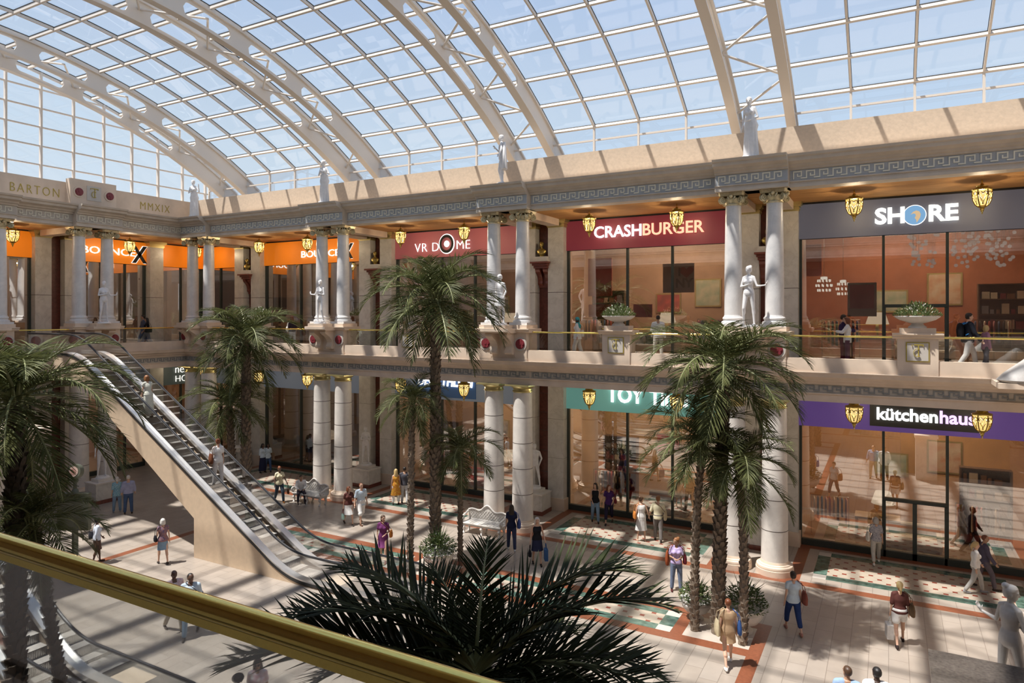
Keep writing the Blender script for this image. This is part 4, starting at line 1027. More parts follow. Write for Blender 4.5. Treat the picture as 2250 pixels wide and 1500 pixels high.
# ------------------------------------------------------------------ escalators
def escalator(label):
    t = thing('escalator', label, 'escalator', (0, 0, 0))
    xb, xt, H = -17.8, -30.3, 7.2; sl = H / (xb - xt); xe = -15.0; xT = -35.05
    w0, w1 = 0.0, 1.5
    def prof(off_, s0=-12.9, s1=-34.9):
        """line at a height above the steps from the lower end up to the landing"""
        P = [(s0, off_)]
        for k in range(9):
            q = k / 8; x = xb + .9 - 1.8 * q; P.append((x, off_ + max(0, .9 * q * q * sl * 1.0)))
        for k in range(9):
            q = k / 8; x = xt + .9 - 1.8 * q; P.append((x, off_ + H - .9 * (1 - q) ** 2 * sl))
        P.append((s1, off_ + H)); return P
    # cladding under the steps
    up = prof(.02, -13.1, xT)
    lowp = [(xT, H - .95), (xt - .9, H - .95), (xt + .6, H - 1.25), (-22.6, 1.45), (-22.6, 0), (-13.1, 0)]
    poly = up + lowp
    mb = MB(); mb.prism(poly, w0, w0 + .14, lambda a, x, z: (x, a, z)); mb.prism(poly, w1 - .14, w1, lambda a, x, z: (x, a, z))
    n = len(lowp)
    for i in range(n - 1):
        (x0, z0), (x1, z1) = lowp[i], lowp[i + 1]
        mb.add([(x0, w0 + .1, z0), (x1, w0 + .1, z1), (x1, w1 - .1, z1), (x0, w1 - .1, z0)], [(0, 1, 2, 3)])
    mb.add([(xb + .9, w0 + .1, .03), (-13.1, w0 + .1, .03), (-13.1, w1 - .1, .03), (xb + .9, w1 - .1, .03)], [(0, 1, 2, 3)])
    mb.add([(xt - .5, w0 + .1, H - .01), (xT, w0 + .1, H - .01), (xT, w1 - .1, H - .01), (xt - .5, w1 - .1, H - .01)], [(0, 1, 2, 3)])
    mb.build('cladding', M['escal'], t)
    for y0, y1 in ((w0 - .02, w0 + .26), (w1 - .26, w1 + .02)):
        top = prof(.20); bot = prof(.06); mb = MB(); mb.prism(top + bot[::-1], y0, y1, lambda a, x, z: (x, a, z)); e0, e1 = (y0 - .012, y0) if y0 < .5 else (y1, y1 + .012); mb.prism(prof(.15) + prof(.05)[::-1], e0, e1, lambda a, x, z: (x, a, z), 1); mb.build('deck', [M['deck'], M['gasket']], t)
    ns = 34; mb0 = None
    run = (xb - xt) / (ns - 2)
    for k in range(ns):
        x = xb + .55 - run * (k + .0); z = min(H, max(0, (xb - x) * sl - .05)) + .04
        if z > H - .02: continue
        if mb0 is None:
            mb0 = MB(); mb0.box(-.41, .0, w0 + .27, w1 - .27, -.03, .0, 1); mb0.box(-.03, .005, w0 + .27, w1 - .27, -.235, -.002, 0)
            for r in range(24):
                y = w0 + .29 + r * (w1 - w0 - .58) / 23; mb0.box(.0, .014, y - .008, y + .008, -.23, -.01, 2); mb0.box(-.40, .0, y - .008, y + .008, 0, .006, 1)
            me = mb0.mesh('step', [M['step'], M['step_top'], M['steel']])
        put('step', me, t, (x, 0, z))
    for y in (w0 + .12, w1 - .12):
        lo_ = prof(.16, -13.4, -34.4); hi = prof(.92, -13.4, -34.4); mb = MB(); mb.prism(hi + lo_[::-1], y - .006, y + .006, lambda a, x, z: (x, a, z)); mb.build('glass_panel', M['railglass'], t)
        hp = prof(.97, -13.4, -34.4); x0 = hp[0][0]; z0 = hp[0][1]
        loop = [(x0 + .10 + .36 * cos(a), z0 - .36 + .36 * sin(a)) for a in [-PI / 2 + PI * i / 10 for i in range(11)]]
        pts = [(x, y, z) for x, z in [(x0 - 1.0, z0 - .72)] + loop + hp[1:]]
        mb = MB(); mb.tube(pts, .042, 8, up=(0, 1, 0)); mb.build('handrail', M['rubber'], t)
    mb = MB(); mb.box(-15.9, -12.6, w0 + .25, w1 - .25, .0, .035); mb.build('comb_plate', M['steel'], t)
    return t
M['deck'] = mat('brushed aluminium deck', (.72, .69, .66), .28, .75)
E1 = escalator('long escalator rising left to the end wall balcony beside the column row'); E1.location = (0, 16.5, 0)
E2 = dup(E1, (0, 8.3, 0), 0, 'escalator at the bottom left behind the near palm trunks')
# ------------------------------------------------------------------ palms
def frond_mesh(L, p0, droop, seed, nl=46, mats=None, wide=1.0, lw=1.0, grav=1.0, rw=1.0):
    R = random.Random(seed); mb = MB(); K = 16; pts = []; p = Vector((0.0, 0, 0)); side = R.uniform(-.12, .12)
    for i in range(K + 1):
        q = i / K; ang = rad(p0 - droop * q ** 1.35)
        pts.append(p.copy()); p += Vector((cos(ang), side * q, sin(ang))) * (L / K)
    def sample(q):
        x = q * K; i = min(int(x), K - 1); f = x - i; t = (pts[i + 1] - pts[i]).normalized(); return pts[i].lerp(pts[i + 1], f), t
    mb.tube(pts, [.034 * rw * L / 3 * (1 - .85 * i / K) + .004 for i in range(K + 1)], 6, 1)
    for k in range(nl):
        q = .10 + .90 * (k + .5) / nl
        c, t = sample(min(q, .998)); sd = t.cross(Vector((0, 0, 1))).normalized(); up = sd.cross(t).normalized()
        ll = L * .30 * (sin(PI * min(1, .12 + .95 * q)) ** .55 * .85 + .12) * R.uniform(.88, 1.08) * wide
        fw = rad(52 - 26 * q + R.uniform(-7, 7))
        for s in (-1, 1):
            d0 = (sd * s * sin(fw + .1) + t * cos(fw + .1) + up * (.34 + R.uniform(-.2, .2))).normalized()
            w0 = .0135 * lw * L / 3 * (1.3 if q < .8 else .9)
            P = c.copy(); d = d0.copy(); ring = []
            for j in range(5):
                u = j / 4; w = w0 * (0.45, 1.0, .95, .6, .05)[j]
                nrm = d.cross(up).normalized()
                ring.append((P - nrm * w, P + up * w * .35 * 0 - up * w * .5, P + nrm * w))
                d = (d + Vector((0, 0, -.07 - .07 * u)) * grav * (1.0 + R.uniform(-.2, .3))).normalized(); P = P + d * ll / 4
            vs = [v for r in ring for v in r]; fs = []
            for j in range(4):
                b = 3 * j; fs += [(b, b + 3, b + 4, b + 1), (b + 1, b + 4, b + 5, b + 2)]
            mb.add(vs, fs, 0, False)
    return mb.mesh('frond', mats)
def trunk(mb, base, top, r0, r1, seed, bend=.0):
    R = random.Random(seed); base = Vector(base); top = Vector(top); H = (top - base).length; K = 22; pts = []; rs = []
    for i in range(K + 1):
        q = i / K; p = base.lerp(top, q); p.x += bend * sin(PI * q); pts.append(p)
        rs.append((r0 + (r1 - r0) * q) * (1 + .5 * max(0, .05 - q) * 6) * (1 - .12 * (q > .96)))
    mb.tube(pts, rs, 14)
    rows = int(H / .105); ga = 2.39996
    n = int(rows * 3.6)
    for k in range(n):
        q = (k + .5) / n; p = base.lerp(top, q); p.x += bend * sin(PI * q); r = (r0 + (r1 - r0) * q)
        a = k * ga + R.uniform(-.12, .12); d = Vector((cos(a), sin(a), 0)); s = Vector((-d.y, d.x, 0)); w = r * .46 * R.uniform(.8, 1.15); h = r * .85 * R.uniform(.8, 1.2)
        o = p + d * r * .92; out = r * R.uniform(.40, .70)
        Z = Vector((0, 0, h)); i_ = d * r * -.25
        vs = [o - s * w * .8 - Z * .8, o + s * w * .8 - Z * .8, o + s * w + d * out * .55, o - s * w + d * out * .55, o + s * w * .55 + d * out + Z * .75, o - s * w * .55 + d * out + Z * .75, o + s * w * .6 + i_ + Z * .62, o - s * w * .6 + i_ + Z * .62]
        mb.add(vs, [(0, 1, 2, 3), (3, 2, 4, 5), (5, 4, 6, 7), (1, 6, 4, 2), (0, 3, 5, 7)])
FT = [(64, 88), (52, 98), (42, 104), (32, 104), (22, 100), (8, 92), (-6, 76), (-22, 58), (-42, 38)]
FM = {}
def fronds(dark):
    if dark not in FM:
        mats = [M['frond_shaded' if dark else 'frond'], M['rachis']]
        FM[dark] = [[frond_mesh(3.0, p0, dr, 100 + 7 * i + v, nl=54, mats=mats, lw=1.05, grav=1.3) for v in range(2)] for i, (p0, dr) in enumerate(FT)]
    return FM[dark]
def palm(label, x, y, zc, fl_, r0, r1, seed, n=34, zb=0, dark=False, lean=(0, 0), fruit=False, low=-38, bend=0, tdark=False):
    R = random.Random(seed); t = thing('palm_tree', label, 'palm tree', (x, y, zb), group='palms of the hall')
    mb = MB(); trunk(mb, (0, 0, 0), (lean[0], lean[1], zc - zb), r0, r1, seed, bend)
    mb.build('trunk', M['trunk_shaded' if dark or tdark else 'trunk'], t)
    top = Vector((lean[0], lean[1], zc - zb)); F = fronds(dark)
    mb = MB(); mb.lathe([(r1 * .9, -.15), (r1 * 1.15, .0), (r1 * .9, .18 * fl_), (r1 * .3, .34 * fl_)], tuple(top), 12); 
    for k in range(22):
        a = k * 2.4; mb.cap(top + Vector((cos(a) * r1, sin(a) * r1, -.1 + .012 * k)), .05 * fl_, top + Vector((cos(a) * r1 * 1.9, sin(a) * r1 * 1.9, .12 + .02 * k)), .025 * fl_, 6, k=2)
    mb.build('crown_shaft', M['rachis'], t)
    if fruit:
        mb = MB()
        for b in range(5):
            a = b * 1.256 + .4
            for k in range(18): mb.ball(top + Vector((cos(a), sin(a), 0)) * (.25 + .28 * R.random()) + Vector((R.uniform(-.1, .1), R.uniform(-.1, .1), -.05 - .55 * R.random())), .055, n=8, k=5)
        f = mb.build('fruit', M['rachis'], t); f['kind'] = 'stuff'
    az = R.random() * 6
    for k in range(n):
        i = min(len(FT) - 1, int((k + .5) / n * len(FT))); az += 2.39996
        f = put('frond', F[i][k % 2], t, top + Vector((0, 0, .12 * (1 - k / n))))
        f.rotation_euler = (R.uniform(-.12, .12), R.uniform(-.10, .10), az + R.uniform(-.2, .2)); s = fl_ * R.uniform(.86, 1.08) * (.85 if i == 0 else 1); f.scale = (s, s, s)
    return t
palm('tallest palm of the middle group, its crown before the dusty red sign', -14.4, 20.35, 9.6, 1.06, .165, .145, 1, 30, fruit=True)
palm('slender palm left of the tallest one in the middle group', -14.75, 19.3, 5.95, .56, .10, .09, 2, 22, lean=(-.05, .2))
palm('lowest slender palm right of the tallest one in the middle group', -13.75, 21.0, 4.0, .62, .085, .075, 3, 22)
palm('tallest palm of the right group, beside the purple sign', -4.25, 19.75, 7.5, .98, .15, .135, 4, 30, lean=(.15, .2))
palm('slender palm at the left of the right group', -4.85, 19.6, 5.3, .72, .105, .09, 5, 22, lean=(.15, .3), bend=-.08)
palm('slender palm at the right of the right group', -3.5, 19.4, 4.9, .68, .105, .09, 6, 22, lean=(-.15, .3), bend=.08)
palm('tallest palm behind the escalator', -24.7, 20.6, 7.95, 1.0, .17, .15, 7, 30)
palm('lower palm with leaning trunk behind the escalator', -25.3, 20.5, 5.0, .82, .14, .12, 8, 24, lean=(-.5, .1))
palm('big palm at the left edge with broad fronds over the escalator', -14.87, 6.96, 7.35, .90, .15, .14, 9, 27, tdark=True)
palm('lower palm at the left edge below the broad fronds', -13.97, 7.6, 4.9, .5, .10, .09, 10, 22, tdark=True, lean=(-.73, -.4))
# the near palm below the brass rail, frond by frond: screen bearing in degrees, then type and size
def near_palm():
    t = thing('palm_tree', 'dark palm crown just beyond the brass rail in the foreground', 'palm tree', (-4.3, 6.9, 0), group='palms of the hall')
    top = Vector((0, 0, 4.55)); mb = MB(); trunk(mb, (0, 0, 0), top, .19, .17, 31); mb.build('trunk', M['trunk_shaded'], t)
    mats = [M['frond_shaded'], M['rachis']]; R = random.Random(77); cache = {}
    spec = [(84, 76, 62, .66), (12, 58, 82, 1.06), (0, 44, 74, 1.12), (-20, 28, 56, 1.0), (160, 54, 74, 1.0), (174, 42, 70, 1.08), (186, 30, 52, 1.28), (178, 26, 44, 1.1), (60, 66, 40, .42), (128, 62, 60, .62), (262, 14, 56, .85),
            (252, 22, 70, .85), (275, 30, 80, .8), (300, 24, 70, .9), (320, 30, 72, .95), (338, 14, 50, 1.05), (8, 22, 60, 1.0), (168, 16, 58, .95), (40, 30, 70, .8), (110, 30, 76, .75), (150, 20, 50, .8), (25, 0, 45, .85), (345, -6, 40, .95), (350, 62, 90, .7), (190, 64, 90, .7)]
    for k, (brg, p0, dr, s) in enumerate(spec):
        me = cache.setdefault((p0 // 8, dr // 10), None)
        if me is None: me = cache[(p0 // 8, dr // 10)] = frond_mesh(2.45, p0, dr, 300 + k, nl=46, mats=mats, wide=1.15, lw=1.5, grav=.45, rw=1.5)
        f = put('frond', me, t, top + Vector((0, 0, .05 + .003 * p0))); f.rotation_euler = (R.uniform(-.06, .06), R.uniform(-.06, .06), rad(brg + 28.9)); f.scale = (s, s, s)
near_palm()

# urns of shrubs at the palms' feet
def urn(loc, label, s=1.0, seed=3):
    t = thing('planter_urn', label, 'planter', loc, group='urns below the palms'); mb = MB(); mb.lathe([(.26, 0), (.26, .05), (.18, .09), (.14, .16), (.2, .2), (.40, .30), (.52, .46), (.54, .58), (.50, .64), (.56, .68), (.56, .72), (.48, .72), (.45, .66)], n=32); mb.build('urn', M['bowl'], t)
    mb = MB(); R = random.Random(seed)
    for k in range(1100):
        a = R.random() * 2 * PI; e = R.random(); r = .62 * math.sqrt(R.random()); z = .66 + .7 * R.random() * (1 - (r / .75) ** 2); p = Vector((r * cos(a), r * sin(a), z))
        d = Vector((cos(a) + R.uniform(-.6, .6), sin(a) + R.uniform(-.6, .6), R.uniform(-.3, .9))).normalized(); sd = Vector((-d.y, d.x, R.uniform(-.5, .5))).normalized(); l = R.uniform(.07, .14); w = .026
        mb.add([p, p + d * l * .5 - sd * w, p + d * l, p + d * l * .5 + sd * w], [(0, 1, 2, 3)], 0 if k % 9 else 1)
    for k in range(60):
        a = R.random() * 2 * PI; el = R.uniform(.3, 1.4); d = Vector((cos(a) * cos(el), sin(a) * cos(el), sin(el))); p = Vector((d.x * .1, d.y * .1, .9)); sd = Vector((-d.y, d.x, 0)).normalized() * .018; l = R.uniform(.6, .85)
        mb.add([p - sd, p + d * l * .6 - sd * .7 + Vector((0, 0, .03)), p + d * l, p + d * l * .6 + sd * .7 + Vector((0, 0, .03)), p + sd], [(0, 1, 2, 3, 4)], 0)
    mb.build('shrub', [M['shrub'], M['flower']], t); t.scale = (s, s, s)
urn((-13.85, 19.75, 0), 'white urn of shrubs at the foot of the middle palm group', 1.0, 3)
urn((-3.62, 20.25, 0), 'white urn of shrubs at the foot of the right palm group', 1.0, 4)
urn((-5.0, 20.4, 0), 'urn of shrubs behind the tallest palm of the right group', .8, 5)

# ------------------------------------------------------------------ figures
def dv(f, o, s):
    f, o = rad(f), rad(o); return Vector((s * sin(o), sin(f) * cos(o), -cos(f) * cos(o)))
class Fig:
    """skeleton facing +y; angles in degrees: forward swing, outward swing"""
    def __init__(s, fem=True, H=None, lean=0, sway=0, legs=((0, 4, 0, 2), (0, 4, 0, 2)), arms=((0, 12, 10, 8), (0, 12, 10, 8)), head=0, nod=0, build=1.0, hipx=0, sit=False, child=False):
        s.fem = fem; s.b = build; s.H = H or (1.68 if fem else 1.78); k = s.k = s.H / 1.75; s.head = rad(head); s.nod = rad(nod)
        u = Vector((sin(rad(sway)), sin(rad(lean)), cos(rad(lean)))); u.normalize(); s.u = u; X = Vector((1, 0, 0))
        pel = Vector((hipx, 0, 0)); s.J = J = {}
        J['pel'] = pel; J['neck'] = pel + u * .53 * k
        hw = (.09 if fem else .088) * k; sw = (.147 if fem else .182) * k * (1 + (build - 1) * .5)
        for i, sd in ((0, -1), (1, 1)):
            h = pel + X * sd * hw - Vector((0, 0, .03 * k)); f = legs[i]
            kn = h + dv(f[0], f[1], sd) * .43 * k; an = kn + dv(f[2], f[3], sd) * .42 * k
            J[f'hip{i}'], J[f'knee{i}'], J[f'ank{i}'] = h, kn, an
            a = arms[i]; sh = pel + u * .465 * k + X * sd * sw
            el = sh + dv(a[0], a[1], sd) * .28 * k; wr = el + dv(a[2], a[3], sd) * .25 * k
            J[f'sh{i}'], J[f'el{i}'], J[f'wr{i}'] = sh, el, wr; s.__dict__[f'hd{i}'] = dv(a[2] + (a[4] if len(a) > 4 else 6), a[3] + (a[5] if len(a) > 5 else 0), sd)
        lowest = min(J['ank0'].z, J['ank1'].z) - .075 * k
        for q in J: J[q] = J[q] - Vector((0, 0, lowest))
        s.feet = []
        for i in (0, 1):
            an = J[f'ank{i}']; sh = an - J[f'knee{i}']; pitch = min(.9, max(0, (an.z - .075 * k) * 3.2)); s.feet.append(pitch)
        s.hc = J['neck'] + Vector((sin(rad(sway)) * .3, sin(rad(lean) - s.nod * .0) , 1.0)).normalized() * .155 * k + Vector((0, .02 * k, 0))
    def torso(s, mb, infl=0, t0=-.11, t1=.54, hem=0):
        k, u, p, b = s.k, s.u, s.J['pel'], s.b
        if s.fem: R = [(-.11, .10, .070), (-.06, .152, .098), (.0, .168, .112), (.08, .152, .106), (.17, .116, .088), (.25, .124, .096), (.33, .143, .112), (.40, .146, .10), (.455, .140, .08), (.49, .085, .065), (.54, .055, .055)]
        else: R = [(-.11, .13, .09), (-.06, .158, .112), (.0, .162, .115), (.08, .155, .110), (.17, .148, .105), (.25, .158, .110), (.33, .172, .120), (.40, .182, .115), (.455, .175, .092), (.49, .10, .072), (.54, .062, .062)]
        def rad_at(t):
            for (a, x0, y0), (c, x1, y1) in zip(R[:-1], R[1:]):
                if a <= t <= c: f = (t - a) / (c - a); return x0 + (x1 - x0) * f, y0 + (y1 - y0) * f
            return R[0][1:] if t < R[0][0] else R[-1][1:]
        ts = sorted({t0, t1, *[r[0] for r in R if t0 < r[0] < t1]})
        rings = []
        for t in ts:
            x, y = rad_at(max(t, -.04) if infl and t < -.04 else t); e = infl + hem * max(0, (.12 - t)) if infl else 0
            rings.append((p + u * t * k, (x * b + e) * k, (y * b + e) * k))
        mb.loft(rings, 20)
        if s.fem and t1 > .3:
            for sx in (-1, 1): mb.ball(p + u * .335 * k + Vector((sx * .072 * k, .085 * k, 0)), tuple(q * k * 1 for q in (.062 + infl * .8, .058 + infl * .8, .064 + infl * .8)), n=10, k=7)
    def limb(s, mb, a, b, r0, r1, infl=0, frac=1.0):
        p, q = s.J[a], s.J[b]; mb.cap(p, (r0 + infl) * s.k, p.lerp(q, frac), (r0 + (r1 - r0) * frac + infl) * s.k, 12)
    def body(s, mb):
        k, J = s.k, s.J; s.torso(mb); m = 1.0 if not s.fem else .82; l = 1 if not s.fem else .94
        for i in (0, 1):
            s.limb(mb, f'hip{i}', f'knee{i}', .086 * l, .054 * l); mb.cap(J[f'knee{i}'], .053 * k * l, J[f'knee{i}'].lerp(J[f'ank{i}'], .32) - Vector((0, .014 * k, 0)), .054 * k * l, 12); s.limb(mb, f'knee{i}', f'ank{i}', .048 * l, .031 * l)
            an = J[f'ank{i}']; pt = s.feet[i]; fd = Vector((0, cos(pt), -sin(pt)))
            heel = an + Vector((0, -.03 * k, -.045 * k)); toe = heel + fd * .17 * k + Vector((0, 0, -.008 * k * cos(pt)))
            mb.cap(heel, .033 * k, toe, .026 * k, 10); mb.cap(heel.lerp(toe, .55) + Vector((.018 * k * (1 if i else -1), 0, 0)), .026 * k, toe + Vector((.012 * k * (1 if i else -1), 0, 0)), .022 * k, 8)
            s.limb(mb, f'sh{i}', f'el{i}', .050 * m, .037 * m); mb.cap(J[f'el{i}'], .038 * m * k, J[f'el{i}'].lerp(J[f'wr{i}'], .3), .038 * m * k, 10); s.limb(mb, f'el{i}', f'wr{i}', .036 * m, .025 * m)
            mb.cap(J['neck'].lerp(J[f'sh{i}'], .25), .05 * k * m, J[f'sh{i}'], .052 * m * k, 10)
            s.hand(mb, i)
        n = J['neck']; mb.cap(n - s.u * .05 * k, .052 * k * (1 if not s.fem else .85), s.hc - Vector((0, .012 * k, .05 * k)), .046 * k * (1 if not s.fem else .88), 12)
        s.skull(mb)
    def hand(s, mb, i):
        k, w = s.k, s.J[f'wr{i}']; d = getattr(s, f'hd{i}'); sd = 1 if i else -1
        fw = Vector((0, 1, 0)); fw = (fw - d * fw.dot(d)); fw = fw.normalized() if fw.length > .2 else Vector((0, 0, 1)); nrm = d.cross(fw)
        mb.cap(w, .024 * k, w + d * .06 * k, .028 * k, 8); pb = w + d * .075 * k
        for q, ln in ((-1.5, .060), (-.5, .072), (.5, .078), (1.5, .070)):
            b = pb + fw * q * .017 * k; c = (d - nrm * sd * -.25).normalized(); mid = b + d * ln * .5 * k; tip = mid + c * ln * .5 * k
            mb.cap(b - d * .015 * k, .0105 * k, mid, .0098 * k, 6, k=2); mb.cap(mid, .0098 * k, tip, .0082 * k, 6, k=2)
        tb = w + d * .02 * k + fw * .022 * k; mb.cap(tb, .013 * k, tb + (d * .6 + fw * .75).normalized() * .055 * k, .0105 * k, 6, k=2)
    def HM(s):
        return Matrix.Translation(s.hc) @ Matrix.Rotation(s.head, 4, 'Z') @ Matrix.Rotation(-s.nod, 4, 'X') @ Matrix.Scale(s.k, 4)
    def skull(s, mb):
        i0 = len(mb.v)
        mb.loft([((0, .035, -.118), .012, .012), ((0, .032, -.112), .032, .03), ((0, .022, -.085), .05, .058), ((0, .012, -.045), .063, .078), ((0, .003, .0), .073, .092), ((0, -.003, .045), .076, .097), ((0, -.006, .085), .064, .083), ((0, -.006, .110), .036, .05), ((0, -.006, .118), .008, .01)], 18)
        mb.cap((0, .088, .01), .010, (0, .108, -.028), .014, 8); mb.cap((-.012, .094, -.032), .010, (.012, .094, -.032), .010, 8)
        mb.cap((-.018, .080, -.062), .0085, (.018, .080, -.062), .0085, 8); mb.cap((-.015, .077, -.072), .009, (.015, .077, -.072), .009, 8)
        mb.cap((-.05, .078, .022), .008, (-.018, .088, .024), .007, 8); mb.cap((.05, .078, .022), .008, (.018, .088, .024), .007, 8)
        for q in (-1, 1): mb.ball((q * .076, -.012, -.01), (.010, .02, .032), n=8, k=6)
        mb.xf(s.HM(), i0)
    def face(s, mb):
        i0 = len(mb.v)
        for q in (-1, 1):
            mb.ball((q * .032, .083, .004), (.014, .008, .008), 0, 8, 6); mb.ball((q * .032, .0895, .004), (.0065, .004, .0065), 1, 8, 5)
            mb.cap((q * .05, .080, .027), .005, (q * .018, .092, .029), .005, 6, 1, 2)
        mb.cap((-.02, .087, -.066), .0055, (.02, .087, -.066), .0055, 6, 2, 2); mb.xf(s.HM(), i0)
    def hair(s, mb, style):
        i0 = len(mb.v)
        if style == 'bald': return False
        mb.loft([((0, -.045, -.07), .05, .035), ((0, -.035, -.04), .074, .062), ((0, -.026, .0), .083, .082), ((0, -.014, .045), .087, .096), ((0, -.008, .08), .079, .092), ((0, -.006, .112), .052, .066), ((0, -.006, .13), .012, .016)] if style != 'crop' else
                [((0, -.04, -.05), .05, .04), ((0, -.03, -.01), .077, .07), ((0, -.018, .04), .081, .088), ((0, -.010, .08), .070, .084), ((0, -.007, .108), .044, .056), ((0, -.006, .123), .01, .012)], 18)
        if style == 'long':
            mb.loft([((0, -.06, .05), .07, .05), ((0, -.075, -.05), .092, .048), ((0, -.085, -.15), .105, .045), ((0, -.09, -.25), .10, .038), ((0, -.088, -.33), .07, .026), ((0, -.085, -.37), .03, .014)], 16)
            for q in (-1, 1): mb.cap((q * .07, .02, .03), .028, (q * .088, -.01, -.17), .022, 8)
        if style == 'bob':
            mb.loft([((0, -.04, .06), .08, .07), ((0, -.045, -.03), .095, .07), ((0, -.045, -.10), .09, .06), ((0, -.045, -.125), .06, .04)], 16)
            for q in (-1, 1): mb.cap((q * .072, .03, .03), .026, (q * .08, .01, -.08), .024, 8)
        if style == 'pony': mb.cap((0, -.10, .04), .032, (0, -.135, -.06), .036, 8); mb.cap((0, -.135, -.06), .036, (0, -.115, -.19), .014, 8)
        if style == 'bun': mb.ball((0, -.10, .07), .045, n=12, k=8)
        if style == 'updo': mb.ball((0, -.075, .095), (.06, .055, .05), n=12, k=8)
        mb.xf(s.HM(), i0); return True
    # clothes
    def top(s, mb, sleeve=.55, hem=-.05, neck=.475, infl=.020, loose=.06, coat=False):
        s.torso(mb, infl, hem, neck, loose); m = 1.0 if not s.fem else .88
        for i in (0, 1):
            if sleeve > 0:
                mb.cap(s.J['neck'].lerp(s.J[f'sh{i}'], .45) - Vector((0, 0, .01)), (.05 * m + infl) * s.k, s.J[f'sh{i}'], (.053 * m + infl) * s.k, 12)
                s.limb(mb, f'sh{i}', f'el{i}', .052 * m, .042 * m, infl, min(1, sleeve))
                if sleeve > 1: s.limb(mb, f'el{i}', f'wr{i}', .040 * m, .032 * m, infl, sleeve - 1)
            else: mb.cap(s.J['neck'].lerp(s.J[f'sh{i}'], .3), .03 * s.k, s.J['neck'].lerp(s.J[f'sh{i}'], .7) - Vector((0, 0, .02)), .035 * s.k, 8)
    def trousers(s, mb, length=1.9, infl=.020, wide=0):
        s.torso(mb, infl, -.10, .10, 0)
        for i in (0, 1):
            s.limb(mb, f'hip{i}', f'knee{i}', .086, .058, infl + wide * .4, min(1, length))
            if length > 1: s.limb(mb, f'knee{i}', f'ank{i}', .056, .040, infl + wide, length - 1)
    def skirt(s, mb, hem=.46, flare=.05, top_=.10, folds=9, amp=.05, infl=.016):
        """cloth from the waist to a height above the ground"""
        k, J, p, u = s.k, s.J, s.J['pel'], s.u; rings = []
        zt = (p + u * top_ * k).z; zh = hem * k; n = 9
        for j in range(n + 1):
            z = zt + (zh - zt) * j / n
            if z > p.z - .06 * k:
                t = (z - p.z) / max(u.z, .3) / k; c = p + u * t * k; w = .125 + .05 * min(1, max(0, (.10 - t) / .12)); rx, ry = (w + infl) * k, (.10 + .022 * min(1, max(0, (.1 - t) / .12)) + infl) * k
            else:
                q = []
                for i in (0, 1):
                    h, kn, an = J[f'hip{i}'], J[f'knee{i}'], J[f'ank{i}']
                    if z > kn.z: f = (h.z - z) / max(h.z - kn.z, .02); q.append(h.lerp(kn, min(1, max(0, f))))
                    else: f = (kn.z - z) / max(kn.z - an.z, .02); q.append(kn.lerp(an, min(1, f)))
                c = (q[0] + q[1]) / 2; c.z = z; dn = (p.z - z) / k
                rx = max(abs(q[0].x - q[1].x) / 2 + .085 * k, .17 * k) + flare * dn * k; ry = max(abs(q[0].y - q[1].y) / 2 + .075 * k, .125 * k) + flare * dn * k
            rings.append((c, rx, ry))
        mb.loft(rings, 40, 0, lambda a, j: 1 + amp * (j / n) ** 1.3 * sin(folds * a + 1.3 * sin(a)))
    def shoes(s, mb, i):
        if True:
            k = s.k; an = s.J[f'ank{i}']; pt = s.feet[i]; fd = Vector((0, cos(pt), -sin(pt))); h = an + Vector((0, -.032 * k, -.045 * k)); toe = h + fd * .185 * k - Vector((0, 0, .006 * k))
            mb.cap(h, .038 * k, toe, .031 * k, 12); mb.cap(h.lerp(toe, .55) + Vector((.014 * k * (1 if i else -1), 0, 0)), .033 * k, toe, .030 * k, 10); mb.cap(h, .039 * k, an + Vector((0, -.005, -.01)), .038 * k, 10)

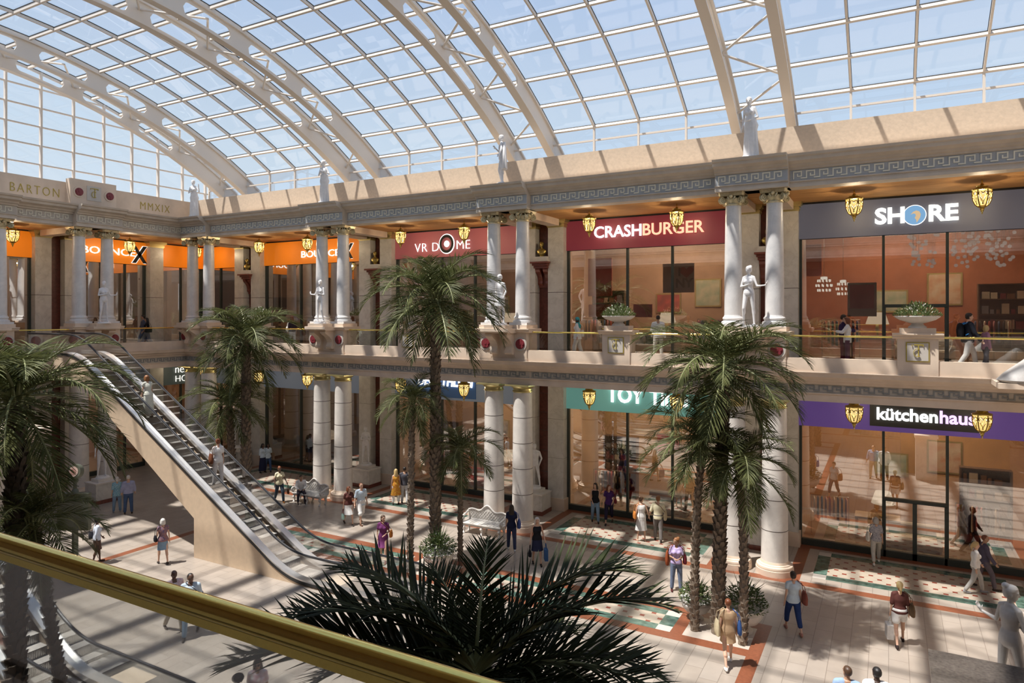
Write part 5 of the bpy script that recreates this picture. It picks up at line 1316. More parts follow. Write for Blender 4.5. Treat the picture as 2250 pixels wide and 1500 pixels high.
SKIN = {'l': (.62, .38, .27), 'm': (.42, .24, .15), 'd': (.12, .062, .04), 'dd': (.055, .03, .022)}
HAIR = {'black': (.012, .01, .01), 'brown': (.07, .035, .018), 'dark': (.03, .018, .012), 'blond': (.50, .36, .16), 'grey': (.42, .40, .38), 'white': (.62, .60, .57), 'red': (.16, .045, .015), 'ginger': (.24, .10, .035)}
eyes = [flat('eye white', (.7, .68, .65)), flat('eye iris and brow', (.03, .02, .015)), flat('lips', (.35, .12, .10))]
def cloth(c, c2=None, sc=9):
    n = 'cloth %.3f %.3f %.3f' % c + (' %.2f %.2f %.2f' % c2 if c2 else '')
    if n not in M: M[n] = mat(n, c, .8, var=.0 if c2 else .10, scale=sc, col2=c2, spec=.2, bump=.15)
    return M[n]
def person(label, pos, phi, skin='l', hair=('short', 'brown'), top=None, pants=None, skirt=None, shoes=(.05, .04, .035), extra=None, **kw):
    """phi: turn on the picture's own compass: 0 walks away, 90 to the left, 180 towards us"""
    vox = kw.pop('vox', .0125); f = Fig(**kw)
    yaw = math.atan2(-pos[0], pos[1]) + rad(phi)
    t = thing('person', label, 'person', pos, yaw, 'shoppers')
    mb = MB(); f.body(mb); put('body', remesh(mb, 'body', flat('skin ' + skin, SKIN[skin], .5), vox, 2, .5), t)
    mb = MB(); f.face(mb); mb.build('eyes', eyes, t)
    mb = MB()
    if f.hair(mb, hair[0]): put('hair', remesh(mb, 'hair', flat('hair ' + hair[1], HAIR[hair[1]], .5), .013, 1), t)
    if top:
        mb = MB(); f.top(mb, **top[1]); put(top[2] if len(top) > 2 else 'shirt', remesh(mb, 'top', top[0], .015, 3), t)
    if pants:
        mb = MB(); f.trousers(mb, **pants[1]); put(pants[2] if len(pants) > 2 else 'trousers', remesh(mb, 'trousers', pants[0], .015, 2), t)
    if skirt:
        mb = MB(); f.skirt(mb, **skirt[1]); put(skirt[2] if len(skirt) > 2 else 'skirt', mb.mesh('skirt', skirt[0]), t)
    if shoes:
        for i in (0, 1): mb = MB(); f.shoes(mb, i); put('shoe', remesh(mb, 'shoe', cloth(shoes), .013, 1), t)
    if extra: extra(f, t)
    bpy.context.view_layer.update(); f.t = t; f.MW = Matrix.Translation(Vector(pos)) @ Matrix.Rotation(yaw, 4, 'Z')
    return f
def bag(f, label, side, colr, kind='shoulder', size=(.30, .12, .26), cat='bag', strapc=None):
    """bag carried by a figure: on the shoulder, or hanging from the hand"""
    k = f.k; sd = 1 if side else -1; J = f.J; mb = MB(); sb = MB(); w, d, h = size
    if kind == 'hand':
        p = J[f'wr{side}'] + getattr(f, f'hd{side}') * .11 * k; top = Vector((p.x + sd * .01, p.y, p.z - .22)); 
        for q in (-.04, .04): sb.tube([top + Vector((q * .5, -w * .3, 0)), p + Vector((q * .2, -.02, -.01)), p + Vector((q * .2, .02, -.01)), top + Vector((q * .5, w * .3, 0))], .007, 6)
        c = top - Vector((0, 0, h / 2))
    else:
        p = J[f'sh{side}']; hip = J['pel'] + Vector((sd * (.24 + d / 2 - .02) * k, -.06 * k, .10 * k)); c = hip; top = c + Vector((0, 0, h / 2))
        if kind == 'cross': p = J[f'sh{1 - side}'].lerp(J['neck'], .4) + Vector((0, 0, .07 * k))
        else: p = p.lerp(J['neck'], .25) + Vector((0, 0, .075 * k))
        for y in (-1, 1): sb.tube([top + Vector((0, y * w * .4, -.02)), p.lerp(top, .55) + Vector((sd * (.05 if kind != 'cross' else .02), y * (.12 if kind != 'cross' else .16) * k, .04)), p + Vector((0, y * .045 * k, 0)), p + Vector((0, 0, .012))], .010, 6)
    if cat == 'shopping bag': mb.box(c.x - d / 2, c.x + d / 2, c.y - w / 2, c.y + w / 2, c.z - h / 2, c.z + h / 2)
    else:
        mb.loft([(c + Vector((0, 0, -h / 2)), d * .40, w * .42), (c + Vector((0, 0, -h * .46)), d * .5, w * .48), (c, d * .55, w * .5), (c + Vector((0, 0, h * .38)), d * .36, w * .46), (c + Vector((0, 0, h / 2)), d * .18, w * .42)], 20)
    t = thing('handbag' if cat == 'bag' else cat.replace(' ', '_'), label, cat, tuple(f.t.location), f.t.rotation_euler.z)
    mb.build('bag_body', colr, t); sb.build('strap', strapc or colr, t); return t
WALK = ((26, 3, 8, 2), (-14, 3, -34, 2)); WALK2 = ((-14, 3, -34, 2), (26, 3, 8, 2))
STEPL = ((14, 3, 4, 2), (-8, 3, -18, 2)); STAND = ((2, 4, 0, 3), (-2, 4, -2, 3))
SW = ((-16, 9, 4, 8), (18, 9, 34, 4)); SW2 = ((18, 9, 34, 4), (-16, 9, 4, 8)); DOWN = ((-2, 10, 8, 6), (0, 10, 10, 6))
# ------------------------------------------------------------------ shoppers
c = cloth
WHITE = c((.78, .77, .75)); NAVY = c((.02, .025, .06)); BLACK = c((.012, .012, .016)); DENIM = c((.06, .10, .20)); LDENIM = c((.20, .30, .42)); BEIGE = c((.50, .42, .30)); GREYC = c((.22, .22, .24)); KHAKI = c((.42, .36, .28)); TEAL = c((.06, .34, .36)); BROWN = c((.10, .035, .03)); LBLUE = c((.30, .42, .62)); PALE = c((.55, .66, .76)); PURPLE = c((.20, .05, .17)); LILAC = c((.52, .42, .70)); RUST = c((.28, .07, .025)); CREAM = c((.72, .66, .46)); CHAR = c((.07, .07, .085)); STRIPE = c((.55, .25, .25), (.75, .72, .70), 30); PLAID = c((.08, .30, .42), (.45, .60, .66), 25); FLORAL = c((.06, .08, .22), (.42, .20, .12), 28); SUMMER = c((.70, .45, .06), (.55, .12, .03), 16); GSTRIPE = c((.20, .20, .26), (.55, .54, .56), 30); PRINT = c((.78, .77, .77), (.74, .42, .48), 12); TANC = c((.52, .36, .22)); PINK = c((.42, .22, .32)); LEATHER = c((.16, .055, .025)); TOTE = c((.55, .46, .30)); ORANGE = c((.50, .18, .04)); BAGW = c((.72, .70, .64)); MINT = c((.40, .62, .56)); MAROON = c((.14, .02, .03)); BLUEBAG = c((.06, .10, .30))
T = lambda m, **k: (m, k)
def up(px, y, z=7.212):
    r = (px - 1125) / 1500; q = y / (CC + CS * r); return Vector((q * (-CS + CC * r), y, z))
g = lambda px, py: tuple(at(px, py))
# ground level, left to right
person('grey haired woman in a blue plaid shirt and pale jeans seen from behind', g(257, 1125), 8, 'l', ('bob', 'white'), T(PLAID, sleeve=.9, hem=-.14, loose=.12), T(LDENIM), H=1.62, legs=STAND, arms=DOWN, shoes=(.3, .3, .32))
person('grey haired man in a lilac blue shirt and dark jeans, seen from behind', g(282, 1128), 0, 'l', ('crop', 'white'), T(c((.34, .36, .52)), sleeve=1.6, hem=-.02), T(DENIM), fem=False, H=1.74, build=1.12, legs=STAND, arms=((-4, 14, 30, 4), (-4, 14, 30, 2)))
f = person('woman in a white shirt and brown skirt walking right behind the brass rail', g(213, 1237), -75, 'd', ('updo', 'black'), T(c((.62, .68, .78)), sleeve=1.4, hem=-.04), skirt=T(c((.10, .06, .05)), hem=.55, flare=.0, amp=.02), H=1.66, legs=STEPL, arms=SW2)
bag(f, 'dark shoulder bag of the woman in white shirt and brown skirt', 0, CHAR, size=(.3, .12, .26))
f = person('white haired woman in a floral blouse and denim skirt walking away', g(358, 1238), 12, 'l', ('bob', 'white'), T(FLORAL, sleeve=.25, hem=-.06, loose=.15), skirt=T(LDENIM, hem=.56, flare=.0, amp=.015), H=1.64, legs=STEPL, arms=((-4, 12, 70, -10), (-8, 12, 8, 6)))
bag(f, 'black handbag under the arm of the woman in floral blouse', 0, BLACK, size=(.28, .11, .2))
person('bald man in a striped polo shirt and khaki trousers behind the brass rail', g(382, 1385), 200, 'd', ('bald', 'black'), T(STRIPE, sleeve=.85, hem=-.06), T(KHAKI), fem=False, H=1.76, build=1.1, legs=WALK, arms=DOWN, nod=22)
f = person('man in a pale blue polo shirt with a cross strap behind the rail', g(419, 1396), 170, 'd', ('crop', 'black'), T(c((.45, .54, .62)), sleeve=.95, hem=-.06), T(LDENIM), fem=False, H=1.80, build=1.08, legs=WALK2, arms=DOWN, head=35)
bag(f, 'dark cross body bag of the man in pale blue polo', 0, CHAR, 'cross', (.3, .1, .26))
person('woman in sunglasses and a white shirt with red print at the bottom edge', tuple(up(566, 10.18, 0)), 172, 'm', ('long', 'dark'), T(PRINT, sleeve=.6, hem=-.10), T(DENIM), H=1.70, legs=WALK, arms=DOWN, nod=8, vox=.011,
       extra=lambda f, t: (lambda mb: (mb.cap((-.04, .093, .004), .022, (-.03, .096, .004), .022, 8), mb.cap((.03, .096, .004), .022, (.04, .093, .004), .022, 8), mb.cap((-.076, .0, .012), .005, (-.05, .09, .010), .006, 6), mb.cap((.076, .0, .012), .005, (.05, .09, .010), .006, 6), mb.xf(f.HM()), mb.build('sunglasses', M['black'], t)))(MB()))
person('child in a dark hat at the bottom edge beside the woman in sunglasses', tuple(up(523, 9.86, 0)), 175, 'm', ('bob', 'black'), T(PINK, sleeve=.8, hem=-.06), T(DENIM), H=1.42, legs=WALK2, arms=DOWN, nod=25,
       extra=lambda f, t: (lambda mb: (mb.lathe([(.15, .055), (.155, .065), (.10, .075), (.095, .13), (.06, .15), (.01, .152)], n=20), mb.xf(f.HM()), mb.build('hat', BLACK, t)))(MB()))
person('woman in white top and dark skirt in the shade beyond the escalator', g(577, 1038), -150, 'd', ('long', 'black'), T(PALE, sleeve=1.2), skirt=T(NAVY, hem=.12, flare=.02, amp=.03), H=1.66, legs=STAND, arms=DOWN)
person('woman in pale top and blue jeans in the shade beyond the escalator', g(589, 1036), -170, 'd', ('long', 'black'), T(PALE, sleeve=.8, hem=-.1), T(DENIM), H=1.64, legs=STEPL, arms=DOWN)
f = person('woman in a cream top and tight jeans with a red headband', g(614, 1102), 195, 'd', ('updo', 'red'), T(CREAM, sleeve=.5, hem=-.07), T(c((.05, .07, .10))), H=1.74, legs=WALK, arms=((6, 22, 14, 20), (0, 14, 18, 6)), shoes=(.35, .14, .03))
bag(f, 'small dark handbag of the woman in the cream top', 0, LEATHER, 'hand', (.24, .1, .2))
person('person in a white shirt and dark trousers sitting on the lattice bench', (-24.85, 23.93, 0), 185, 'm', ('short', 'dark'), T(WHITE, sleeve=1.7, hem=-.04), T(c((.05, .045, .06))), fem=False, H=1.70, lean=12, legs=((84, 8, 4, 2), (86, 8, -6, 2)), arms=((22, 10, 70, -28), (22, 10, 72, -26)), head=15, nod=6)
f = person('woman in a maroon top and white skirt walking hand in hand', g(766, 1152), 193, 'l', ('bob', 'red'), T(BROWN, sleeve=.6, hem=-.03), skirt=T(WHITE, hem=.50, flare=.06, amp=.04), H=1.68, legs=WALK, arms=((4, 22, 14, 16), (-6, 10, 6, 8)), head=40)
bag(f, 'mint and maroon handbag of the woman in a white skirt', 1, MINT, 'hand', (.30, .12, .22), strapc=MAROON)
person('man in a pale blue shirt and white shorts walking hand in hand', g(793, 1150), 205, 'l', ('crop', 'red'), T(PALE, sleeve=.8, hem=-.12), T(WHITE, length=1.05, infl=.03, wide=.02), fem=False, H=1.80, legs=WALK2, arms=((-4, 12, 6, 8), (4, 18, 16, 12)), shoes=(.10, .05, .03))
person('woman in a yellow and red sleeveless dress behind the slender palm', g(870, 1108), 10, 'l', ('long', 'blond'), T(SUMMER, sleeve=0, hem=-.02), skirt=T(SUMMER, hem=.48, flare=.10, amp=.06), pants=T(WHITE, length=1.75), H=1.68, arms=DOWN)
person('man in a dark grey shirt and light trousers half hidden by the palm', g(889, 1106), 0, 'm', ('crop', 'black'), T(CHAR, sleeve=1.0, hem=-.06), T(c((.55, .55, .55)), infl=.022), fem=False, H=1.76, legs=STEPL, arms=DOWN)
f = person('woman in a purple dress with boots walking towards the near palm', g(842, 1232), 170, 'l', ('pony', 'brown'), T(PURPLE, sleeve=.55, hem=-.04), skirt=T(PURPLE, hem=.56, flare=.02, amp=.02), H=1.72, legs=WALK, arms=((0, 14, 70, -30), (2, 14, 30, -6)), head=40, nod=-4, shoes=(.20, .05, .03))
bag(f, 'brown woven bag of the woman in purple', 0, ORANGE, 'cross', (.30, .12, .24), strapc=LEATHER)
f = person('dark haired woman in navy shirt and navy jeans walking away past the bench', g(1124, 1208), 0, 'l', ('long', 'dark'), T(NAVY, sleeve=.5, hem=-.09), T(c((.05, .06, .12))), H=1.74, legs=STEPL, arms=DOWN, shoes=(.7, .7, .7))
bag(f, 'blue shoulder bag of the woman in navy', 1, BLUEBAG, size=(.34, .14, .32))
f = person('blonde woman in a short black dress carrying bags', g(1180, 1240), 188, 'l', ('long', 'white'), T(BLACK, sleeve=0, hem=-.03), skirt=T(NAVY, hem=.54, flare=.05, amp=.05), H=1.72, legs=STEPL, arms=((0, 16, 40, 10), (-2, 14, 12, 8)), shoes=(.02, .02, .02))
bag(f, 'dark blue shopping bag of the blonde woman in black', 0, c((.03, .08, .20)), 'hand', (.28, .12, .40), 'shopping bag')
bag(f, 'black handbag of the blonde woman in black', 1, BLACK, 'hand', (.26, .12, .22))
person('woman in a black tank top and blue jeans before the teal shop window', g(1308, 1147), 182, 'l', ('long', 'dark'), T(BLACK, sleeve=0, hem=-.07), T(LDENIM), H=1.72, legs=STEPL, arms=((4, 12, 12, 2), (8, 14, 30, -20)), head=-35)
f = person('woman in a violet top and dark capris before the teal shop window', g(1338, 1150), 176, 'l', ('long', 'red'), T(c((.06, .02, .11)), sleeve=.5, hem=-.06), T(c((.02, .016, .04)), length=1.5), H=1.72, legs=WALK2, arms=((0, 12, 60, -10), (4, 14, 12, 6)), head=35)
bag(f, 'maroon shoulder bag of the woman in the violet top', 0, MAROON, size=(.28, .12, .2))
f = person('woman in a white summer dress holding a man\'s hand', g(1409, 1188), 14, 'l', ('updo', 'brown'), T(WHITE, sleeve=0, hem=-.02), skirt=T(WHITE, hem=.44, flare=.05, amp=.05), H=1.76, legs=STAND, arms=((-2, 12, 8, 6), (-4, 22, 12, 18)), head=-60, shoes=None)
bag(f, 'orange shoulder bag of the woman in a white summer dress', 0, ORANGE, size=(.34, .12, .26))
f = person('blond man in a cream shirt and grey trousers holding a woman\'s hand', g(1446, 1188), -6, 'l', ('short', 'ginger'), T(CREAM, sleeve=.95, hem=-.08), T(c((.20, .18, .17)), infl=.024), fem=False, H=1.80, legs=STEPL, arms=((-2, 20, 14, 18), (4, 14, 40, 0)))
bag(f, 'tan canvas satchel on the back of the man in a cream shirt', 1, TOTE, 'cross', (.40, .12, .36), strapc=LEATHER)
f = person('woman in a lilac shirt with a rust jacket over her arm', g(1486, 1298), 184, 'm', ('updo', 'ginger'), T(LILAC, sleeve=.7, hem=-.04), T(c((.16, .20, .30))), H=1.74, legs=STAND, arms=((6, 12, 78, -40), (6, 12, 86, -34)), head=-60, shoes=(.08, .02, .02))
for k, (sd, cc, nm, ll) in enumerate(((1, RUST, 'rust jacket carried over the arm of the woman in lilac', (.26, .13, .44)), (0, MAROON, 'dark red bag hanging at the side of the woman in lilac', (.26, .12, .30)))):
    bag(f, nm, sd, cc, 'shoulder', ll, 'jacket' if k == 0 else 'bag')
f = person('woman in a short tan dress walking away at the right palm group', g(1600, 1462), 14, 'l', ('crop', 'red'), T(TANC, sleeve=.3, hem=-.03), skirt=T(TANC, hem=.62, flare=.03, amp=.03), H=1.76, legs=WALK2, arms=DOWN, shoes=(.75, .75, .74), vox=.011)
bag(f, 'beige cloth tote bag of the woman in the tan dress', 0, TOTE, size=(.36, .14, .36)); bag(f, 'blue bag at the right side of the woman in the tan dress', 1, c((.05, .12, .35)), size=(.22, .1, .34))
f = person('woman in a pale blue shirt and navy capris with a brown bag', g(1743, 1388), 16, 'l', ('bun', 'dark'), T(PALE, sleeve=.4, hem=-.06), T(c((.02, .045, .15)), length=1.55), H=1.76, legs=WALK, arms=DOWN, shoes=(.4, .2, .16), vox=.011)
bag(f, 'brown leather shoulder bag of the woman in navy capris', 1, c((.22, .07, .05)), size=(.36, .14, .34))
f = person('blonde woman in a maroon top and white shorts with a paper bag', g(1977, 1416), 12, 'l', ('pony', 'blond'), T(BROWN, sleeve=.9, hem=-.04, loose=.12), T(WHITE, length=.5, infl=.03), H=1.76, legs=WALK2, arms=DOWN, shoes=(.03, .02, .02), vox=.011)
bag(f, 'white paper shopping bag of the blonde woman in white shorts', 0, WHITE, 'hand', (.32, .16, .38), 'shopping bag'); bag(f, 'olive brown shoulder bag of the blonde woman in white shorts', 1, c((.14, .09, .05)), size=(.34, .13, .32))
person('man in a blue shirt and beige trousers walking away at the bottom right', tuple(up(1862, 15.55, 0)), 4, 'm', ('crop', 'brown'), T(LBLUE, sleeve=1.45, hem=-.02, infl=.022), T(BEIGE, infl=.022), fem=False, H=1.82, build=1.06, legs=STEPL, arms=((-6, 16, 10, 12), (-2, 16, 14, 10)), head=25, vox=.011)
person('man in a white blazer and dark trousers walking away at the bottom right', tuple(up(1927, 15.75, 0)), 6, 'dd', ('crop', 'black'), T(WHITE, sleeve=2.0, hem=-.16, infl=.026), T(c((.06, .02, .02)), infl=.02), fem=False, H=1.84, legs=STEPL, arms=((-6, 12, 40, -4), (-4, 14, 30, -10)), head=20, vox=.011)
f = person('grey haired woman in a striped top and pale trousers at the shop doors', g(1925, 1238), 10, 'l', ('bob', 'grey'), T(GSTRIPE, sleeve=.7, hem=-.06), T(c((.50, .48, .44)), length=1.75), H=1.72, legs=WALK2, arms=DOWN, shoes=(.7, .68, .64))
bag(f, 'pale shoulder bag of the woman in a striped top', 0, BAGW, size=(.34, .13, .3))
f = person('woman in a white jacket and grey trousers walking right in front of a man', g(2143, 1302), -72, 'l', ('pony', 'blond'), T(WHITE, sleeve=1.8, hem=-.04), T(c((.42, .40, .38))), H=1.70, legs=WALK, arms=SW2, shoes=(.3, .3, .32))
person('man in a dark coat walking right behind the woman in a white jacket', tuple(at(2163, 1292)), -78, 'm', ('crop', 'red'), T(c((.09, .08, .12)), sleeve=2.0, hem=-.16), T(c((.12, .10, .12))), fem=False, H=1.80, legs=WALK2, arms=SW)
# on the long escalator
def onstep(px, y):
    r = (px - 1125) / 1500; q = y / (CC + CS * r); x = q * (-CS + CC * r); z = (-17.8 - x) * 7.2 / 12.5; n = math.floor(z / .2343); return (x, y, z + .02)
person('woman in a long white dress riding the escalator', onstep(326, 17.05), 30, 'l', ('bob', 'ginger'), T(c((.70, .70, .60)), sleeve=.2, hem=-.02), skirt=T(c((.70, .70, .60)), hem=.18, flare=.02, amp=.05), H=1.72, lean=10, legs=STAND, arms=DOWN)
f = person('woman in a white shirt and white trousers with brown bag riding the escalator', onstep(479, 17.25), 20, 'l', ('updo', 'red'), T(WHITE, sleeve=.6, hem=-.08), T(c((.68, .64, .62))), H=1.74, legs=STAND, arms=DOWN)
bag(f, 'dark brown shoulder bag of the woman in white on the escalator', 0, LEATHER, size=(.34, .13, .36))
# upper gallery
E_ = lambda px, X: (lambda r: (X, X / (-CS + CC * r) * (CC + CS * r), 7.212))((px - 1125) / 1500)
person('man in dark clothes walking left along the end wall gallery', E_(315, -37.2), 95, 'm', ('short', 'black'), T(c((.10, .12, .18)), sleeve=1.2), T(DENIM), fem=False, H=1.84, legs=WALK, arms=SW)
f = person('woman in black walking left beside the man on the end wall gallery', E_(323, -36.6), 95, 'm', ('long', 'black'), T(BLACK, sleeve=.4), T(c((.20, .22, .26)), wide=.02), H=1.68, legs=WALK2, arms=SW2)
bag(f, 'black shoulder bag of the woman on the end wall gallery', 0, BLACK, size=(.36, .14, .3))
f = person('long haired woman in dark top and pale jeans below the orange sign upstairs', tuple(up(642, 26.7)), 10, 'l', ('long', 'red'), T(c((.03, .02, .03)), sleeve=1.2), T(c((.55, .58, .62))), H=1.70, legs=STAND, arms=DOWN)
bag(f, 'white shoulder bag of the woman before the long wall orange sign window', 0, BAGW, size=(.30, .12, .30))
f = person('woman in a teal headscarf and long white shirt below the dark red sign', tuple(up(1269, 26.7)), 75, 'l', ('bob', 'dark'), T(WHITE, sleeve=1.8, hem=-.15, infl=.025, loose=.25), T(c((.62, .60, .55)), wide=.02), H=1.70, legs=STEPL, arms=SW,
           extra=lambda f, t: (lambda mb: (mb.loft([((0, -.03, -.13), .07, .075), ((0, -.03, -.07), .088, .088), ((0, -.026, 0), .09, .093), ((0, -.016, .05), .094, .105), ((0, -.01, .09), .083, .096), ((0, -.008, .125), .05, .06), ((0, -.008, .138), .01, .01)], 20), mb.loft([((0, -.02, -.09), .08, .08), ((0, -.03, -.16), .12, .10), ((0, -.06, -.24), .15, .12), ((0, -.09, -.34), .12, .08), ((0, -.10, -.42), .04, .03)], 20), mb.xf(f.HM()), put('headscarf', remesh(mb, 'headscarf', TEAL, .012, 2), t)))(MB()))
bag(f, 'white handbag of the woman in the teal headscarf', 1, BAGW, size=(.32, .12, .3))
person('man in a white shirt and beige trousers below the dark red sign', tuple(up(1446, 26.7)), 5, 'm', ('crop', 'dark'), T(WHITE, sleeve=2.0, hem=-.02, infl=.022), T(c((.56, .50, .42)), infl=.02), fem=False, H=1.78, legs=STAND, arms=((-4, 14, 30, -6), (-2, 10, 8, 6)))
person('dark haired man in navy embracing a woman below the slate grey sign', tuple(up(1852, 27.3)), -85, 'l', ('short', 'dark'), T(c((.04, .025, .08)), sleeve=1.8), T(MAROON), fem=False, H=1.80, legs=STAND, arms=((50, 10, 80, -45), (44, 10, 78, -40)), nod=15)
person('red haired woman in a white coat embraced by the man in navy', tuple(up(1862, 27.0)), 92, 'l', ('bob', 'red'), T(WHITE, sleeve=1.8, hem=-.12, infl=.022), T(c((.10, .03, .06))), H=1.70, legs=STAND, arms=((40, 12, 100, -30), (40, 12, 100, -30)), nod=5)
f = person('man in a black jacket with a backpack walking right below the slate grey sign', tuple(up(2128, 26.7)), -70, 'l', ('short', 'dark'), T(c((.012, .014, .022)), sleeve=2.0, hem=-.08, infl=.022), T(c((.55, .52, .50))), fem=False, H=1.90, legs=WALK, arms=SW)
t = thing('backpack', 'black and blue backpack of the man in a black jacket', 'backpack', tuple(f.t.location), f.t.rotation_euler.z); mb = MB(); q = f.J['pel'] + Vector((0, -.24, .30)); mb.loft([(q + Vector((0, 0, -.24)), .10, .05), (q + Vector((0, 0, -.2)), .15, .09), (q, .16, .11), (q + Vector((0, 0, .2)), .13, .08), (q + Vector((0, 0, .25)), .06, .03)], 18); mb.build('pack', BLACK, t)
mb = MB()
for sx in (-1, 1): mb.tube([q + Vector((sx * .11, .04, .2)), f.J['neck'] + Vector((sx * .11, -.03, .0)), f.J['neck'] + Vector((sx * .12, .10, -.06)), q + Vector((sx * .15, .34, -.02)), q + Vector((sx * .16, .1, -.15))], .018, 6)
mb.build('strap', c((.04, .22, .55)), t)
person('child in a dusty pink coat beside the man with the backpack', tuple(up(2166, 26.9)), -60, 'l', ('bob', 'blond'), T(PINK, sleeve=2.0, hem=-.14, infl=.02), T(c((.10, .10, .12))), H=1.46, legs=STEPL, arms=DOWN)
# ------------------------------------------------------------------ statues
ARMOUT = dict(fem=True, legs=((-2, 5, -2, 3), (10, 5, -10, 4)), arms=((4, 20, 24, 96, 0, 66), (8, 14, 112, -62)), head=-25, nod=5, hipx=.02)
def mirror(d):
    e = dict(d); e['legs'] = d['legs'][::-1]; e['arms'] = d['arms'][::-1]; e['head'] = -d.get('head', 0); e['hipx'] = -d.get('hipx', 0); return e
def statue(label, pos, rz, H=2.03, mt='statue', drape=None, hair='updo', cloak=False, base=True, vox=.013, **kw):
    f = Fig(H=H, **kw); t = thing('statue', label, 'statue', pos, rz, 'statues'); z0 = .07 if base else 0
    mb = MB(); f.body(mb); f.hair(mb, hair); mb.xf(Matrix.Translation((0, 0, z0)))
    put('figure', remesh(mb, 'figure', M[mt], vox, 3), t)
    if base:
        mb = MB(); mb.lathe([(.30, 0), (.30, .04), (.27, .08)], n=20); mb.build('base', M[mt], t)
    if drape:
        mb = MB(); f.skirt(mb, **drape); mb.xf(Matrix.Translation((0, 0, z0))); mb.build('drapery', M[mt], t)
    if cloak:
        mb = MB(); k = f.k; p = f.J['sh0'] + Vector((-.02, -.06, .02)); rings = []
        for j in range(9):
            q = j / 8; rings.append((p + Vector((-.10 * sin(PI * q) - .03, -.05, -.95 * q * k)), (.09 + .13 * q) * k, (.05 + .05 * q) * k))
        mb.loft(rings, 32, 0, lambda a, j: 1 + .14 * (j / 8) * sin(7 * a + j * .3)); mb.xf(Matrix.Translation((0, 0, z0))); mb.build('drapery', M[mt], t)
    return t
def wide_cloth(f): pass
# upper gallery, on the consoles (they face the hall)
S0 = rad(180)
statue('white nude statue with raised hand before the columns left of the slate grey sign', (-4.2, 24.55, 8.58), S0 + rad(-8), **ARMOUT)
statue('white male statue in a loincloth before the columns left of the dark red sign', (-14.1, 24.55, 8.58), S0 + rad(-18), hair='short', fem=False, build=1.02, legs=((-2, 6, -2, 4), (12, 6, -8, 5)), arms=((-8, 16, 22, -6), (-12, 22, 20, -14)), head=12, nod=18,
       drape=dict(hem=.62, flare=.06, top_=.02, folds=11, amp=.10, infl=.03))
statue('white nude statue with outheld arm before the columns left of the dusty red sign', (-24.2, 24.55, 8.58), S0 + rad(8), **mirror(ARMOUT))
statue('white nude statue with its arm held out on the shaded end wall', (-34.45, 20.1, 8.58), rad(-90) + rad(-14), **ARMOUT)
# on the entablature
DR = dict(hem=.03, flare=-.03, top_=.20, folds=12, amp=.16, infl=.035)
SHAWL = dict(fem=True, sway=5, legs=((-2, 5, -2, 3), (10, 4, -4, 3)))
statue('draped female statue on the cornice left of the slate grey sign', (-4.2, 24.85, 14.42), S0 + rad(-14), H=2.1, hair='updo', drape=DR, arms=((-6, 18, 60, -40), (-16, 12, 8, 10)), head=14, nod=4, **SHAWL)
statue('nude male statue with a cloak on the cornice above the dark red sign\'s columns', (-14.2, 24.85, 14.42), rad(180 - 60), H=2.05, hair='short', fem=False, legs=((-2, 5, -2, 3), (12, 5, -12, 4)), arms=((4, 34, 20, 26), (6, 10, 130, -20)), head=-20, cloak=True)
statue('draped female statue on the cornice left of the dusty red sign', (-24.2, 24.85, 14.42), S0 + rad(6), H=2.08, drape=DR, arms=((4, 30, 110, -30), (8, 16, 100, -50)), head=-18, nod=6, **SHAWL)
statue('draped female statue on the corner block of the entablature', (-34.0, 24.85, 14.42), S0 + rad(24), H=2.05, drape=DR, arms=((10, 34, 150, 10), (4, 18, 110, -55)), head=10, nod=2, **SHAWL)
# ground level, on plinths in front of the niches
def plinth(label, loc, rz=0, w=.62, h=.95):
    t = thing('statue_plinth', label, 'plinth', loc, rz, 'statue plinths'); mb = MB(); mb.box(-w, w, -w * .8, w * .8, 0, .18); mb.build('foot', M['redstone'], t)
    mb = MB(); mb.box(-w * .95, w * .95, -w * .75, w * .75, .18, h - .06); mb.box(-w * .75, w * .75, -w * .75 - .012, w * .75 + .012, .28, h - .16); mb.build('die', M['pilaster'], t)
    mb = MB(); mb.box(-w, w, -w * .8, w * .8, h - .06, h); mb.box(-w * .62, w * .62, -w * .5, w * .5, h, h + .14); mb.build('cap', M['lowmarble'], t)
for c, nm, kw in ((-4.2, 'in the niche behind the right palm group', dict(fem=True, legs=STAND, arms=((-6, 12, 10, 6), (8, 14, 100, -50)))),
              (-14.2, 'in the niche left of the teal sign', dict(hair='short', fem=False, legs=((-4, 9, -4, 6), (6, 9, -2, 6)), arms=((-10, 20, 22, -16), (-10, 18, 10, -4)), head=8, nod=6)),
              (-24.2, 'in the niche left of the blue sign', dict(fem=True, legs=((0, 4, -4, 2), (10, 4, -10, 3)), arms=((12, 16, 130, -60), (10, 14, 112, -55)), head=30, hipx=.03)),
              (-34.2, 'in the niche of the ground floor corner', dict(fem=True, legs=STAND, arms=((10, 20, 120, -30), (4, 12, 20, 6)), head=-20))):
    plinth('stone plinth with dark red foot ' + nm, (c, 27.9, 0)); statue('pale nude statue standing on a plinth ' + nm, (c, 27.9, 1.09), S0 + rad(15 if c > -20 else 40), H=1.95, mt='statue', **kw)
plinth('stone plinth with dark red foot before the end wall columns', (-33.3, 19.35, 0), rad(90), .60, 1.0)
statue('pale statue with raised arm and hip cloth before the end wall columns', (-33.3, 19.35, 1.14), rad(-90 - 25), H=2.1, fem=True, legs=((-2, 4, -2, 2), (12, 4, -14, 3)), arms=((60, 50, 150, 10), (-6, 14, 10, 4)), head=30, hipx=.03)
